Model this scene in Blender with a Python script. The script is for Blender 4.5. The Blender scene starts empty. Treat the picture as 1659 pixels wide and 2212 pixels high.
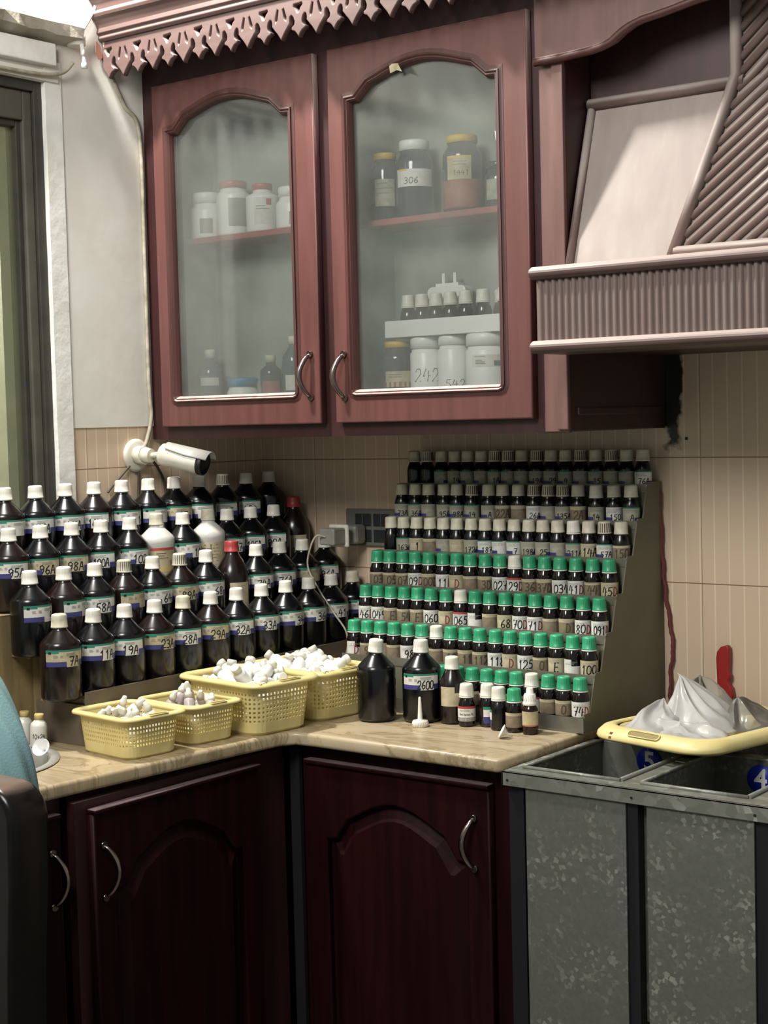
import bpy, bmesh, math, random
from mathutils import Vector, Matrix, Euler
PI = math.pi
R = math.radians
sc = bpy.context.scene
C = sc.collection
random.seed(7)

# ---------------------------------------------------------------- camera, world, lights, exposure
cam_d = bpy.data.cameras.new('camera'); cam = bpy.data.objects.new('camera', cam_d); C.objects.link(cam)
CX = Vector((0.79307903, 0.60859802, -0.02518151)); CU = Vector((-0.01616962, 0.06236134, 0.99792265)); CF = Vector((-0.6089041, 0.79102435, -0.05929827))
M = Matrix((CX, CU, -CF)).transposed().to_4x4(); M.translation = Vector((2.57825, -2.85556, 1.50149))
cam.matrix_world = M
cam_d.sensor_fit = 'VERTICAL'; cam_d.sensor_height = 36.0; cam_d.lens = 3409.27 * 36.0 / 2212.0
cam_d.clip_start = 0.05
sc.camera = cam
world = bpy.data.worlds.new('room_light'); sc.world = world; world.use_nodes = True
bg = world.node_tree.nodes['Background']; bg.inputs[0].default_value = (0.80, 0.86, 0.84, 1); bg.inputs[1].default_value = 0.22

def area(name, loc, target, size, power, col):
    d = bpy.data.lights.new(name, 'AREA'); d.shape = 'DISK'; d.size = size; d.energy = power; d.color = col
    o = bpy.data.objects.new(name, d); C.objects.link(o); o.location = loc
    o.rotation_euler = (Vector(target) - Vector(loc)).to_track_quat('-Z', 'Y').to_euler()
    return o
area('wall_lamp', (0.13, -1.02, 3.02), (0.7, -0.4, 1.5), 0.14, 40, (1.0, 0.96, 0.90))
area('room_lamp', (1.15, -2.55, 2.80), (0.8, -0.1, 1.0), 0.9, 38, (1.0, 0.97, 0.93))
area('daylight', (-0.35, -0.45, 2.55), (-0.88, -0.05, 1.6), 0.4, 42, (1.0, 0.99, 0.93))
sc.view_settings.view_transform = 'Standard'; sc.view_settings.look = 'None'
sc.view_settings.exposure = 0.42; sc.view_settings.gamma = 1.0; sc.view_settings.use_curve_mapping = False

# ---------------------------------------------------------------- materials
def lin(c):
    if isinstance(c, str):
        c = [int(c[i:i+2], 16) / 255 for i in (0, 2, 4)]
    return tuple((x / 12.92 if x <= 0.04045 else ((x + 0.055) / 1.055) ** 2.4) for x in c) + (1,)
class NT:
    def __init__(s, m): s.t = m.node_tree; s.b = s.t.nodes['Principled BSDF']; s.out = s.t.nodes['Material Output']
    def n(s, ty, **k):
        x = s.t.nodes.new('ShaderNode' + ty)
        for a, v in k.items(): setattr(x, a, v)
        return x
    def l(s, a, b): s.t.links.new(a, b)
def mat(name, col, rough=0.5, metal=0.0, col2=None, scale=20, lo=0.35, hi=0.65, stretch=(1, 1, 1), bump=0.0, bscale=None, spec=0.5, detail=4, dust=None, dlo=0.2, dhi=0.9, coat=0.0):
    m = bpy.data.materials.new(name); m.use_nodes = True; t = NT(m); b = t.b
    c1 = lin(col); b.inputs['Base Color'].default_value = c1; b.inputs['Roughness'].default_value = rough
    b.inputs['Metallic'].default_value = metal; b.inputs['Specular IOR Level'].default_value = spec
    b.inputs['Coat Weight'].default_value = coat; b.inputs['Coat Roughness'].default_value = 0.1
    last = None
    if col2 or bump or dust:
        tc = t.n('TexCoord'); mp = t.n('Mapping'); mp.inputs['Scale'].default_value = stretch; t.l(tc.outputs['Object'], mp.inputs['Vector'])
        nz = t.n('TexNoise'); nz.inputs['Scale'].default_value = scale; nz.inputs['Detail'].default_value = detail; t.l(mp.outputs[0], nz.inputs['Vector'])
    if col2:
        mr = t.n('MapRange'); mr.inputs['From Min'].default_value = lo; mr.inputs['From Max'].default_value = hi; t.l(nz.outputs['Fac'], mr.inputs['Value'])
        mx = t.n('Mix', data_type='RGBA'); mx.inputs['A'].default_value = c1; mx.inputs['B'].default_value = lin(col2); t.l(mr.outputs[0], mx.inputs['Factor'])
        last = mx.outputs['Result']
    if dust:   # dust that has settled on faces that look upwards
        g = t.n('NewGeometry'); sx = t.n('SeparateXYZ'); t.l(g.outputs['Normal'], sx.inputs[0])
        ad = t.n('Math', operation='MULTIPLY_ADD'); ad.inputs[1].default_value = 0.35; t.l(nz.outputs['Fac'], ad.inputs[0]); t.l(sx.outputs['Z'], ad.inputs[2])
        mr = t.n('MapRange'); mr.inputs['From Min'].default_value = dlo; mr.inputs['From Max'].default_value = dhi; t.l(ad.outputs[0], mr.inputs['Value'])
        mx = t.n('Mix', data_type='RGBA'); mx.inputs['B'].default_value = lin(dust); t.l(mr.outputs[0], mx.inputs['Factor'])
        if last: t.l(last, mx.inputs['A'])
        else: mx.inputs['A'].default_value = c1
        last = mx.outputs['Result']
    if last: t.l(last, b.inputs['Base Color'])
    if bump:
        n2 = t.n('TexNoise'); n2.inputs['Scale'].default_value = bscale or scale * 2; n2.inputs['Detail'].default_value = 5; t.l(mp.outputs[0], n2.inputs['Vector'])
        bp = t.n('Bump'); bp.inputs['Strength'].default_value = bump; bp.inputs['Distance'].default_value = 0.004; t.l(n2.outputs['Fac'], bp.inputs['Height']); t.l(bp.outputs[0], b.inputs['Normal'])
    return m

MT = {}
MT['plaster'] = mat('plaster', 'e2dfd6', 0.75, col2='d8d4c9', scale=6, bump=0.15, bscale=25)
MT['plaster_white'] = mat('plaster_white', 'efeee8', 0.7, col2='dcdacf', scale=10, bump=0.4, bscale=40)
MT['plaster_dirty'] = mat('plaster_dirty', 'b3ada0', 0.8, col2='8d8778', scale=14, bump=0.5, bscale=60)
MT['wood_upper'] = mat('wood_upper', '70534e', 0.42, col2='634843', scale=9, stretch=(5, 5, 0.5), dust='b5a49d', dlo=0.35, dhi=0.85, spec=0.4)
MT['wood_upper_h'] = mat('wood_upper_horizontal', '64504d', 0.42, col2='574441', scale=9, stretch=(0.5, 5, 5), dust='b5a49d', dlo=0.35, dhi=0.85, spec=0.4)
MT['wood_door'] = mat('wood_door', '65403c', 0.40, col2='593733', scale=9, stretch=(6, 6, 0.5), dust='cdb4ac', dlo=0.6, dhi=0.95, spec=0.45)
MT['wood_hood'] = mat('wood_hood', '6d5c57', 0.5, col2='62524d', scale=8, stretch=(4, 4, 0.5), dust='9f948d', dlo=0.12, dhi=0.60, spec=0.35)
MT['wood_groove'] = mat('wood_groove', '4d2c29', 0.45, col2='42241f', scale=9, stretch=(6, 6, 0.5), dust='cdb4ac', dlo=0.7, dhi=1.1)
MT['wood_dark'] = mat('wood_dark', '3b1e1e', 0.45, col2='31191a', scale=9, stretch=(5, 5, 0.5), dust='5a4444', dlo=0.8, dhi=1.2)
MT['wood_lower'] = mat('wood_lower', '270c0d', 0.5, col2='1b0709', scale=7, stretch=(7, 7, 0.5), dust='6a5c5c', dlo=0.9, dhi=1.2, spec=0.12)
MT['shelf_red'] = mat('shelf_red', 'a2605a', 0.5, col2='8f524c', scale=12)
MT['cab_in'] = mat('cabinet_inside', '9fa39a', 0.7, col2='8b8f84', scale=7)
MT['ply'] = mat('ply_wood', '927f58', 0.7, col2='5e5038', scale=9, stretch=(3, 3, 0.5), lo=0.4, hi=0.7, bump=0.2)
MT['rail_brown'] = mat('rail_brown', '6f6455', 0.5, col2='5b5144', scale=12, spec=0.4)
MT['rack_grey'] = mat('rack_grey', '6e6c59', 0.5, col2='626050', scale=6, bump=0.05, spec=0.4)
MT['rack_lip'] = mat('rack_lip', '87857a', 0.35, metal=0.4, col2='74725f', scale=12)
MT['tray_metal'] = mat('tray_metal', '8b8a80', 0.35, metal=0.6, col2='6f6f64', scale=20)
MT['alu_dark'] = mat('window_frame_dark', '3d3b33', 0.5, col2='33322c', scale=20)
MT['alu_grey'] = mat('window_frame_grey', '66645a', 0.45, metal=0.3, col2='5a584f', scale=14)
MT['black'] = mat('black_iron', '15161a', 0.5)
MT['gap_shade'] = mat('dark_gap_shade', '101014', 0.7)
MT['chrome'] = mat('chrome', '9b8c88', 0.22, metal=1.0)
MT['bottle_black'] = mat('bottle_black', '07080b', 0.22, spec=0.6, col2='0c0c0f', scale=8)
MT['bottle_brown'] = mat('bottle_brown', '1e1310', 0.22, spec=0.6, col2='120c0b', scale=8)
MT['bottle_amber'] = mat('bottle_amber', '120c0b', 0.12, spec=0.6)
MT['cap_white'] = mat('cap_white', 'e4e1d6', 0.42, col2='d8d4c6', scale=60)
MT['cap_cream'] = mat('cap_cream', 'cfcab6', 0.5, col2='b9b39d', scale=60)
MT['grime'] = mat('cap_grime', '4a4338', 0.7)
MT['cap_white_g'] = mat('cap_white_groove', 'd2cfc2', 0.5)
MT['cap_green'] = mat('cap_green', '3aa878', 0.36, col2='33996d', scale=50)
MT['cap_green_g'] = mat('cap_green_groove', '2e8b63', 0.4)
MT['cap_red'] = mat('cap_red', 'a8403d', 0.4); MT['cap_red_g'] = mat('cap_red_groove', '8e3230', 0.4)
MT['ring_white'] = mat('ring_white', 'dedbd0', 0.4)
MT['paper'] = mat('paper', 'dcdad3', 0.6, col2='cfccc2', scale=80)
MT['paper_cream'] = mat('paper_cream', 'c3b899', 0.65, col2='aa9d7e', scale=60)
MT['paper_brown'] = mat('paper_brown', '8b7c66', 0.6, col2='70634f', scale=60)
MT['paper_grey'] = mat('paper_grey', 'aeab98', 0.6, col2='8f8d7b', scale=60)
MT['green'] = mat('label_green', '2f8069', 0.5); MT['blue'] = mat('label_blue', '3c3d78', 0.5); MT['red'] = mat('label_red', 'b0423f', 0.5)
MT['ink'] = mat('ink_black', '16161a', 0.6); MT['ink_red'] = mat('ink_red', '8e3034', 0.6); MT['ink_grey'] = mat('print_grey', '8a8a84', 0.6)
MT['ink_brown'] = mat('ink_brown', '4b4033', 0.6)
MT['basket'] = mat('basket_yellow', 'e3d596', 0.42, col2='dac988', scale=25)
MT['plastic_white'] = mat('plastic_white', 'e6e6e2', 0.35)
MT['plastic_grey'] = mat('plastic_grey', '9b9a92', 0.4, col2='86857d', scale=20)
MT['plate_grey'] = mat('plate_grey', '77786f', 0.4); MT['plate_dark'] = mat('plate_dark', '33363a', 0.3)
MT['milky'] = mat('milky_plastic', 'd9d7cd', 0.3); MT['milky2'] = mat('milky_plastic_mauve', 'b7acab', 0.3)
MT['cap_yellow'] = mat('cap_yellow', 'c9b574', 0.5); MT['lid_yellow'] = mat('lid_yellow', 'd3ad36', 0.5)
MT['blue_lid'] = mat('lid_blue', '4f8bb0', 0.45)
MT['cam_white'] = mat('camera_white', 'dcd8cc', 0.4, col2='cbc6b4', scale=25)
MT['cam_grey'] = mat('camera_grey', 'a9a7a0', 0.35)
MT['cable'] = mat('cable_cream', 'b5ae9b', 0.6, col2='8f8876', scale=40); MT['cable_dark'] = mat('cable_dark', '4a443b', 0.6)
MT['cord_red'] = mat('cord_red', '6e3034', 0.7); MT['knife_red'] = mat('knife_red', '9c2426', 0.4)
MT['steel'] = mat('steel', 'a9a9a4', 0.25, metal=0.9)
MT['powder_red'] = mat('powder_red', '9c5c50', 0.6, col2='8a4d43', scale=40)
MT['glass_dark'] = mat('glass_dark', '3a3f44', 0.1, spec=0.6); MT['glass_clear'] = mat('glass_grey_clear', '5c6a6e', 0.08, spec=0.6)
MT['chair_wood'] = mat('chair_wood', '120f0f', 0.25, col2='0c0a0a', scale=8, stretch=(1, 1, 6), dust='8b7464', dlo=0.95, dhi=1.3, spec=0.3)
MT['teal'] = mat('teal_cloth', '7c9fa6', 0.85, col2='7ca09b', scale=6, bump=0.2, bscale=300)
MT['blue_sign'] = mat('sign_blue', '0b2fa8', 0.4); MT['sign_white'] = mat('sign_white', 'f0f0ea', 0.4)
MT['orange'] = mat('orange_mark', '9a6a58', 0.8)
MT['bracket'] = mat('paint_pink', 'b98a7e', 0.7)

def marble():
    m = mat('marble', 'b9a584', 0.28, spec=0.5); t = NT(m)
    tc = t.n('TexCoord'); nz = t.n('TexNoise'); nz.inputs['Scale'].default_value = 4; nz.inputs['Detail'].default_value = 8; nz.inputs['Roughness'].default_value = 0.65; nz.inputs['Distortion'].default_value = 1.2
    mp = t.n('Mapping'); mp.inputs['Scale'].default_value = (1, 3.2, 1); mp.inputs['Rotation'].default_value = (0, 0, 0.5)
    t.l(tc.outputs['Object'], mp.inputs['Vector']); t.l(mp.outputs[0], nz.inputs['Vector'])
    cr = t.n('ValToRGB'); e = cr.color_ramp.elements; e[0].position = 0.28; e[0].color = lin('9a876a'); e[1].position = 0.72; e[1].color = lin('bfb098')
    x = e.new(0.45); x.color = lin('b5a383'); x = e.new(0.485); x.color = lin('93805f'); x = e.new(0.52); x.color = lin('b8a788')
    t.l(nz.outputs['Fac'], cr.inputs[0]); t.l(cr.outputs[0], t.b.inputs['Base Color'])
    return m
MT['marble'] = marble()

def galv(name, base, hi, sc_=110, low='6c6e65'):
    m = mat(name, base, 0.42, metal=0.35); t = NT(m)
    tc = t.n('TexCoord'); v = t.n('TexVoronoi'); v.inputs['Scale'].default_value = sc_; t.l(tc.outputs['Object'], v.inputs['Vector'])
    nz = t.n('TexNoise'); nz.inputs['Scale'].default_value = 9; nz.inputs['Detail'].default_value = 6; t.l(tc.outputs['Object'], nz.inputs['Vector'])
    sp = t.n('SeparateColor'); t.l(v.outputs['Color'], sp.inputs[0])
    mu = t.n('Math', operation='MULTIPLY'); t.l(sp.outputs[0], mu.inputs[0]); t.l(nz.outputs['Fac'], mu.inputs[1])
    cr = t.n('ValToRGB'); e = cr.color_ramp.elements; e[0].position = 0.40; e[0].color = lin(base); e[1].position = 0.66; e[1].color = lin(hi); q = e.new(0.05); q.color = lin(low)
    t.l(mu.outputs[0], cr.inputs[0]); t.l(cr.outputs[0], t.b.inputs['Base Color'])
    return m
MT['galv'] = galv('galvanised', '70726a', 'a2a499', 150, '696b62'); MT['galv_rim'] = galv('galvanised_rim', '85877f', 'aeb0a8', 60, '74766c')

def tile(name, axis, u0, z0, pitch=0.0313, tw=0.2505, th=0.2527, base='d4bda3', stripe='e6d6bb'):
    # ceramic tiles with pale printed vertical stripes and grout lines
    m = mat(name, base, 0.35, spec=0.45); t = NT(m)
    g = t.n('NewGeometry'); sx = t.n('SeparateXYZ'); t.l(g.outputs['Position'], sx.inputs[0])
    def mask(out, off, per, w):
        a = t.n('Math', operation='SUBTRACT'); a.inputs[1].default_value = off; t.l(out, a.inputs[0])
        b = t.n('Math', operation='PINGPONG'); b.inputs[1].default_value = per / 2; t.l(a.outputs[0], b.inputs[0])
        c = t.n('Math', operation='LESS_THAN'); c.inputs[1].default_value = w / 2; t.l(b.outputs[0], c.inputs[0]); return c.outputs[0]
    st = mask(sx.outputs[axis], u0, pitch, 0.0030); gz = mask(sx.outputs['Z'], z0, th, 0.0022); gv = mask(sx.outputs[axis], u0 + pitch * 0.12, tw, 0.0016)
    nz = t.n('TexNoise'); nz.inputs['Scale'].default_value = 9; nz.inputs['Detail'].default_value = 6; t.l(g.outputs['Position'], nz.inputs['Vector'])
    m0 = t.n('Mix', data_type='RGBA'); m0.inputs['A'].default_value = lin(base); m0.inputs['B'].default_value = lin('dbc5aa'); t.l(nz.outputs['Fac'], m0.inputs['Factor'])
    m1 = t.n('Mix', data_type='RGBA'); m1.inputs['B'].default_value = lin(stripe); t.l(st, m1.inputs['Factor']); t.l(m0.outputs['Result'], m1.inputs['A'])
    m2 = t.n('Mix', data_type='RGBA'); m2.inputs['B'].default_value = lin('8b6f58'); t.l(gz, m2.inputs['Factor']); t.l(m1.outputs['Result'], m2.inputs['A'])
    m3 = t.n('Mix', data_type='RGBA'); m3.inputs['B'].default_value = lin('a08870'); t.l(gv, m3.inputs['Factor']); t.l(m2.outputs['Result'], m3.inputs['A'])
    last = m3.outputs['Result']
    if axis == 'X':   # black mould on the plaster joint beside the cabinet side
        n3 = t.n('TexNoise'); n3.inputs['Scale'].default_value = 26; n3.inputs['Detail'].default_value = 6; t.l(g.outputs['Position'], n3.inputs['Vector'])
        dv = t.n('VectorMath', operation='SUBTRACT'); dv.inputs[1].default_value = (1.098, 0.02, 1.545); t.l(g.outputs['Position'], dv.inputs[0])
        sc2 = t.n('VectorMath', operation='MULTIPLY'); sc2.inputs[1].default_value = (1.0, 1.0, 0.22); t.l(dv.outputs[0], sc2.inputs[0])
        ln = t.n('VectorMath', operation='LENGTH'); t.l(sc2.outputs[0], ln.inputs[0])
        sub = t.n('Math', operation='MULTIPLY_ADD'); sub.inputs[1].default_value = -0.055; t.l(n3.outputs['Fac'], sub.inputs[0]); t.l(ln.outputs['Value'], sub.inputs[2])
        mk = t.n('MapRange'); mk.inputs['From Min'].default_value = 0.002; mk.inputs['From Max'].default_value = -0.006; t.l(sub.outputs[0], mk.inputs['Value'])
        m4 = t.n('Mix', data_type='RGBA'); m4.inputs['B'].default_value = lin('26261f'); t.l(mk.outputs[0], m4.inputs['Factor']); t.l(last, m4.inputs['A']); last = m4.outputs['Result']
    t.l(last, t.b.inputs['Base Color'])
    return m
MT['tile_back'] = tile('tile_back', 'X', 1.1595, 1.408); MT['tile_left'] = tile('tile_left', 'Y', -0.5525, 1.408, base='d0b59c')

def hazy(name, fac, vary, tint='a7ada6', soft=False, nsc=5):
    m = bpy.data.materials.new(name); m.use_nodes = True; t = NT(m); t.t.nodes.remove(t.b)
    tr = t.n('BsdfTransparent'); tr.inputs[0].default_value = (0.97, 0.98, 0.975, 1)
    df = t.n('BsdfDiffuse'); df.inputs[0].default_value = lin(tint)
    tc = t.n('TexCoord'); nz = t.n('TexNoise'); nz.inputs['Scale'].default_value = nsc; nz.inputs['Detail'].default_value = 7; t.l(tc.outputs['Object'], nz.inputs['Vector'])
    ma = t.n('MapRange'); ma.inputs['From Min'].default_value = 0.3; ma.inputs['From Max'].default_value = 0.75; ma.inputs['To Min'].default_value = fac; ma.inputs['To Max'].default_value = fac + vary; t.l(nz.outputs['Fac'], ma.inputs['Value'])
    body = df.outputs[0]
    if soft:
        tl = t.n('BsdfTranslucent'); tl.inputs[0].default_value = lin(tint); ms = t.n('MixShader'); ms.inputs[0].default_value = 0.45; t.l(df.outputs[0], ms.inputs[1]); t.l(tl.outputs[0], ms.inputs[2]); body = ms.outputs[0]
    mx = t.n('MixShader'); t.l(ma.outputs[0], mx.inputs[0]); t.l(tr.outputs[0], mx.inputs[1]); t.l(body, mx.inputs[2])
    g = t.n('BsdfGlossy'); g.inputs['Roughness'].default_value = 0.08
    fr = t.n('Fresnel'); fr.inputs[0].default_value = 1.4
    m2 = t.n('MixShader'); t.l(fr.outputs[0], m2.inputs[0]); t.l(mx.outputs[0], m2.inputs[1]); t.l(g.outputs[0], m2.inputs[2])
    t.l(m2.outputs[0], t.out.inputs[0]); return m
MT['dusty_glass'] = hazy('dusty_glass', 0.06, 0.13)
MT['window_glass'] = hazy('window_glass', 0.35, 0.12, '8a8e70', nsc=2)
MT['bag'] = hazy('bag_film', 0.50, 0.25, 'faf9f6', nsc=14, soft=True)
MT['film'] = hazy('thin_film', 0.18, 0.14, 'e8e4da', nsc=9, soft=True)

# ---------------------------------------------------------------- mesh helpers
class MB:
    def __init__(s): s.v = []; s.f = []; s.m = []; s.sm = []
    def add(s, vs, fs, mi=0, smooth=False):
        o = len(s.v); s.v += [tuple(x) for x in vs]
        for f in fs: s.f.append(tuple(i + o for i in f)); s.m.append(mi); s.sm.append(smooth)
        return s
    def box(s, x0, x1, y0, y1, z0, z1, mi=0):
        return s.add([(x0, y0, z0), (x1, y0, z0), (x1, y1, z0), (x0, y1, z0), (x0, y0, z1), (x1, y0, z1), (x1, y1, z1), (x0, y1, z1)],
                     [(0, 3, 2, 1), (4, 5, 6, 7), (0, 1, 5, 4), (1, 2, 6, 5), (2, 3, 7, 6), (3, 0, 4, 7)], mi)
    def lathe(s, prof, n=32, mi=0, smooth=True, cen=(0, 0, 0), mis=None):
        vs = []; fs = []; k = len(prof)
        for i in range(n):
            a = 2 * PI * i / n
            for r, z in prof: vs.append((cen[0] + r * math.cos(a), cen[1] + r * math.sin(a), cen[2] + z))
        o = len(s.v); s.v += vs
        for i in range(n):
            j = (i + 1) % n
            for q in range(k - 1):
                s.f.append((o + i*k+q, o + j*k+q, o + j*k+q+1, o + i*k+q+1)); s.m.append(mis[q] if mis else mi); s.sm.append(smooth)
        s.f.append(tuple(o + i*k for i in range(n))[::-1]); s.m.append(mis[0] if mis else mi); s.sm.append(False)
        s.f.append(tuple(o + i*k+k-1 for i in range(n))); s.m.append(mis[-1] if mis else mi); s.sm.append(False)
        return s
    def tube(s, pts, r, n=10, mi=0, caps=True):
        pts = [Vector(p) for p in pts]; rr = r if isinstance(r, (list, tuple)) else [r] * len(pts)
        vs = []; fs = []; up = Vector((0, 0, 1))
        prev = None
        for i, p in enumerate(pts):
            t = (pts[min(i+1, len(pts)-1)] - pts[max(i-1, 0)]).normalized()
            if prev is None:
                a = t.cross(up)
                if a.length < 0.1: a = t.cross(Vector((1, 0, 0)))
            else: a = prev - t * prev.dot(t)
            a.normalize(); prev = a; b = t.cross(a)
            for k in range(n):
                an = 2 * PI * k / n; vs.append(p + (a * math.cos(an) + b * math.sin(an)) * rr[i])
        for i in range(len(pts) - 1):
            for k in range(n):
                j = (k + 1) % n; fs.append((i*n+k, i*n+j, (i+1)*n+j, (i+1)*n+k))
        s.add(vs, fs, mi, True)
        if caps:
            o = len(s.v) - len(vs)
            s.f.append(tuple(o + k for k in range(n))[::-1]); s.m.append(mi); s.sm.append(False)
            s.f.append(tuple(o + (len(pts)-1)*n + k for k in range(n))); s.m.append(mi); s.sm.append(False)
        return s
    def prism(s, poly, a0, a1, axis='x', mi=0):
        # polygon in the other two axes, extruded from a0 to a1
        n = len(poly)
        def p3(a, q): return (a, q[0], q[1]) if axis == 'x' else ((q[0], a, q[1]) if axis == 'y' else (q[0], q[1], a))
        vs = [p3(a0, q) for q in poly] + [p3(a1, q) for q in poly]
        return s.add(vs, [tuple(range(n))[::-1], tuple(range(n, 2*n))] + [(i, (i+1) % n, (i+1) % n + n, i + n) for i in range(n)], mi)
    def mesh(s, name, mats):
        me = bpy.data.meshes.new(name); me.from_pydata(s.v, [], s.f)
        for m in (mats if isinstance(mats, (list, tuple)) else [mats]): me.materials.append(MT[m] if isinstance(m, str) else m)
        me.polygons.foreach_set('material_index', s.m); me.polygons.foreach_set('use_smooth', s.sm)
        bm = bmesh.new(); bm.from_mesh(me); bmesh.ops.recalc_face_normals(bm, faces=bm.faces); bm.to_mesh(me); bm.free()
        me.update(); return me
    def build(s, name, mats, parent=None, bevel=0, loc=None, rot=None):
        return link(name, s.mesh(name, mats), parent, bevel, loc, rot)
def link(name, me, parent=None, bevel=0, loc=None, rot=None):
    o = bpy.data.objects.new(name, me); C.objects.link(o)
    if parent: o.parent = parent
    if loc: o.location = loc
    if rot: o.rotation_euler = rot
    if bevel:
        b = o.modifiers.new('bevel', 'BEVEL'); b.width = bevel; b.segments = 2; b.limit_method = 'ANGLE'; b.angle_limit = R(40)
    return o
def thing(name, label, cat, loc=(0, 0, 0), rotz=0, group=None, rot=None):
    o = bpy.data.objects.new(name, None); C.objects.link(o); o.location = loc
    o.rotation_euler = rot if rot else (0, 0, rotz); o.empty_display_size = 0.02
    return tag(o, label, cat, group)
def tag(o, label, cat, group=None):
    o['label'] = label; o['category'] = cat
    if group: o['group'] = group
    return o
def struct(o): o['kind'] = 'structure'; return o
def copy_thing(root, loc, rot, label, group):
    r = root.copy(); C.objects.link(r); r.location = loc; r.rotation_euler = rot; r['label'] = label; r['group'] = group
    for ch in list(root.children):
        c = ch.copy(); C.objects.link(c); c.parent = r
    return r
def curve_mesh(name, loops, thick, bevel, axis='y', res=2):
    # flat board with holes: loops are lists of (u, v); lies in XZ (axis y) or XY (axis z), YZ (axis x)
    cu = bpy.data.curves.new(name, 'CURVE'); cu.dimensions = '2D'; cu.fill_mode = 'BOTH'; cu.extrude = max(thick / 2 - bevel, 0); cu.bevel_depth = bevel; cu.bevel_resolution = res; cu.offset = -bevel
    for lp in loops:
        sp = cu.splines.new('POLY'); sp.points.add(len(lp) - 1); sp.use_cyclic_u = True
        for i, (u, v) in enumerate(lp): sp.points[i].co = (u, v, 0, 1)
    ob = bpy.data.objects.new(name, cu); C.objects.link(ob)
    dg = bpy.context.evaluated_depsgraph_get(); me = bpy.data.meshes.new_from_object(ob.evaluated_get(dg)); bpy.data.objects.remove(ob)
    if axis == 'y': me.transform(Matrix(((1, 0, 0, 0), (0, 0, 1, 0), (0, 1, 0, 0), (0, 0, 0, 1))))
    if axis == 'x': me.transform(Matrix(((0, 0, 1, 0), (1, 0, 0, 0), (0, 1, 0, 0), (0, 0, 0, 1))))
    bm = bmesh.new(); bm.from_mesh(me); bmesh.ops.remove_doubles(bm, verts=bm.verts, dist=1e-5); bmesh.ops.recalc_face_normals(bm, faces=bm.faces); bm.to_mesh(me); bm.free()
    me.name = name; return me
def arc(cx, cy, r, a0, a1, n=8):
    return [(cx + r * math.cos(R(a0 + (a1 - a0) * i / n)), cy + r * math.sin(R(a0 + (a1 - a0) * i / n))) for i in range(n + 1)]
def rrect(x0, x1, y0, y1, r, n=5):
    return arc(x1 - r, y0 + r, r, -90, 0, n) + arc(x1 - r, y1 - r, r, 0, 90, n) + arc(x0 + r, y1 - r, r, 90, 180, n) + arc(x0 + r, y0 + r, r, 180, 270, n)

# ---------------------------------------------------------------- writing
GL = {
 '0': [[(.5,1),(.15,.85),(.05,.5),(.15,.12),(.5,0),(.85,.15),(.95,.5),(.85,.87),(.5,1)]],
 '1': [[(.25,.75),(.55,1),(.55,0)]],
 '2': [[(.08,.75),(.3,1),(.7,1),(.88,.75),(.75,.5),(.05,.02),(.95,.04)]],
 '3': [[(.1,.9),(.5,1),(.85,.8),(.7,.58),(.35,.52),(.75,.45),(.92,.22),(.6,0),(.1,.08)]],
 '4': [[(.35,1),(.05,.42),(.95,.45)],[(.7,.85),(.66,0)]],
 '5': [[(.9,1),(.25,.97),(.18,.6),(.6,.62),(.9,.35),(.65,.03),(.1,.05)]],
 '6': [[(.75,1),(.25,.65),(.08,.28),(.4,0),(.85,.15),(.8,.42),(.4,.5),(.12,.3)]],
 '7': [[(.05,.97),(.92,1),(.45,0)],[(.3,.5),(.8,.52)]],
 '8': [[(.8,.85),(.45,1),(.15,.8),(.3,.58),(.8,.35),(.7,.05),(.3,0),(.1,.25),(.4,.52),(.85,.78),(.8,.85)]],
 '9': [[(.88,.75),(.55,1),(.15,.85),(.15,.58),(.5,.48),(.85,.65),(.88,.8),(.8,.3),(.6,0)]],
 'A': [[(.02,0),(.4,1),(.62,.98),(.9,0)],[(.15,.42),(.85,.42)]],
 'D': [[(.15,0),(.15,1),(.55,.95),(.92,.65),(.92,.3),(.6,.02),(.15,0)]],
 'E': [[(.9,1),(.15,1),(.12,0),(.9,0)],[(.15,.5),(.75,.52)]],
 'F': [[(.9,1),(.15,1),(.15,0)],[(.15,.52),(.7,.52)]],
 '+': [[(.1,.4),(.9,.4)],[(.5,.75),(.5,.05)]], 'u': [[(.05,.7),(.1,.1),(.5,0),(.85,.15),(.9,.7)]], '-': [[(.1,.45),(.9,.5)]], '/': [[(.2,0),(.8,1)]], ' ': []}
def wrap_pt(rad, u, v): a = u / rad; return (rad * math.cos(a), rad * math.sin(a), v)
def flat_pt(u, v): return (0, u, v)
def strokes(mb, text, x0, z0, w, h, lw, mi, rad, adv=1.2, jit=0.0, mi2=None, base=None, slant=0.12):
    """writes on a cylinder of radius rad (u = arc length); every stroke is a thin ribbon"""
    x = x0
    for ch in text:
        k = mi2 if (mi2 is not None and ch == 'D') else mi
        jy = random.uniform(-jit, jit) * h
        for pl in GL.get(ch, []):
            pts = [(x + (px + slant * py) * w, z0 + jy + py * h) for px, py in pl]
            for (ax, ay), (bx, by) in zip(pts[:-1], pts[1:]):
                dx, dy = bx - ax, by - ay; L = math.hypot(dx, dy) or 1e-6; nx, ny = -dy / L * lw / 2, dx / L * lw / 2; ex, ey = dx / L * lw * 0.3, dy / L * lw * 0.3
                n = max(1, int(L / (rad * 0.25))) if rad else 1
                vs = []
                for i in range(n + 1):
                    t = i / n; cx = ax - ex + (dx + 2 * ex) * t; cy = ay - ey + (dy + 2 * ey) * t
                    for sgn in (1, -1):
                        q = (cx + sgn * nx, cy + sgn * ny); vs.append(wrap_pt(rad, *q) if rad else flat_pt(*q))
                mb.add(vs, [(2*i, 2*i+1, 2*i+3, 2*i+2) for i in range(n)], k)
        x += w * adv
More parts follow.
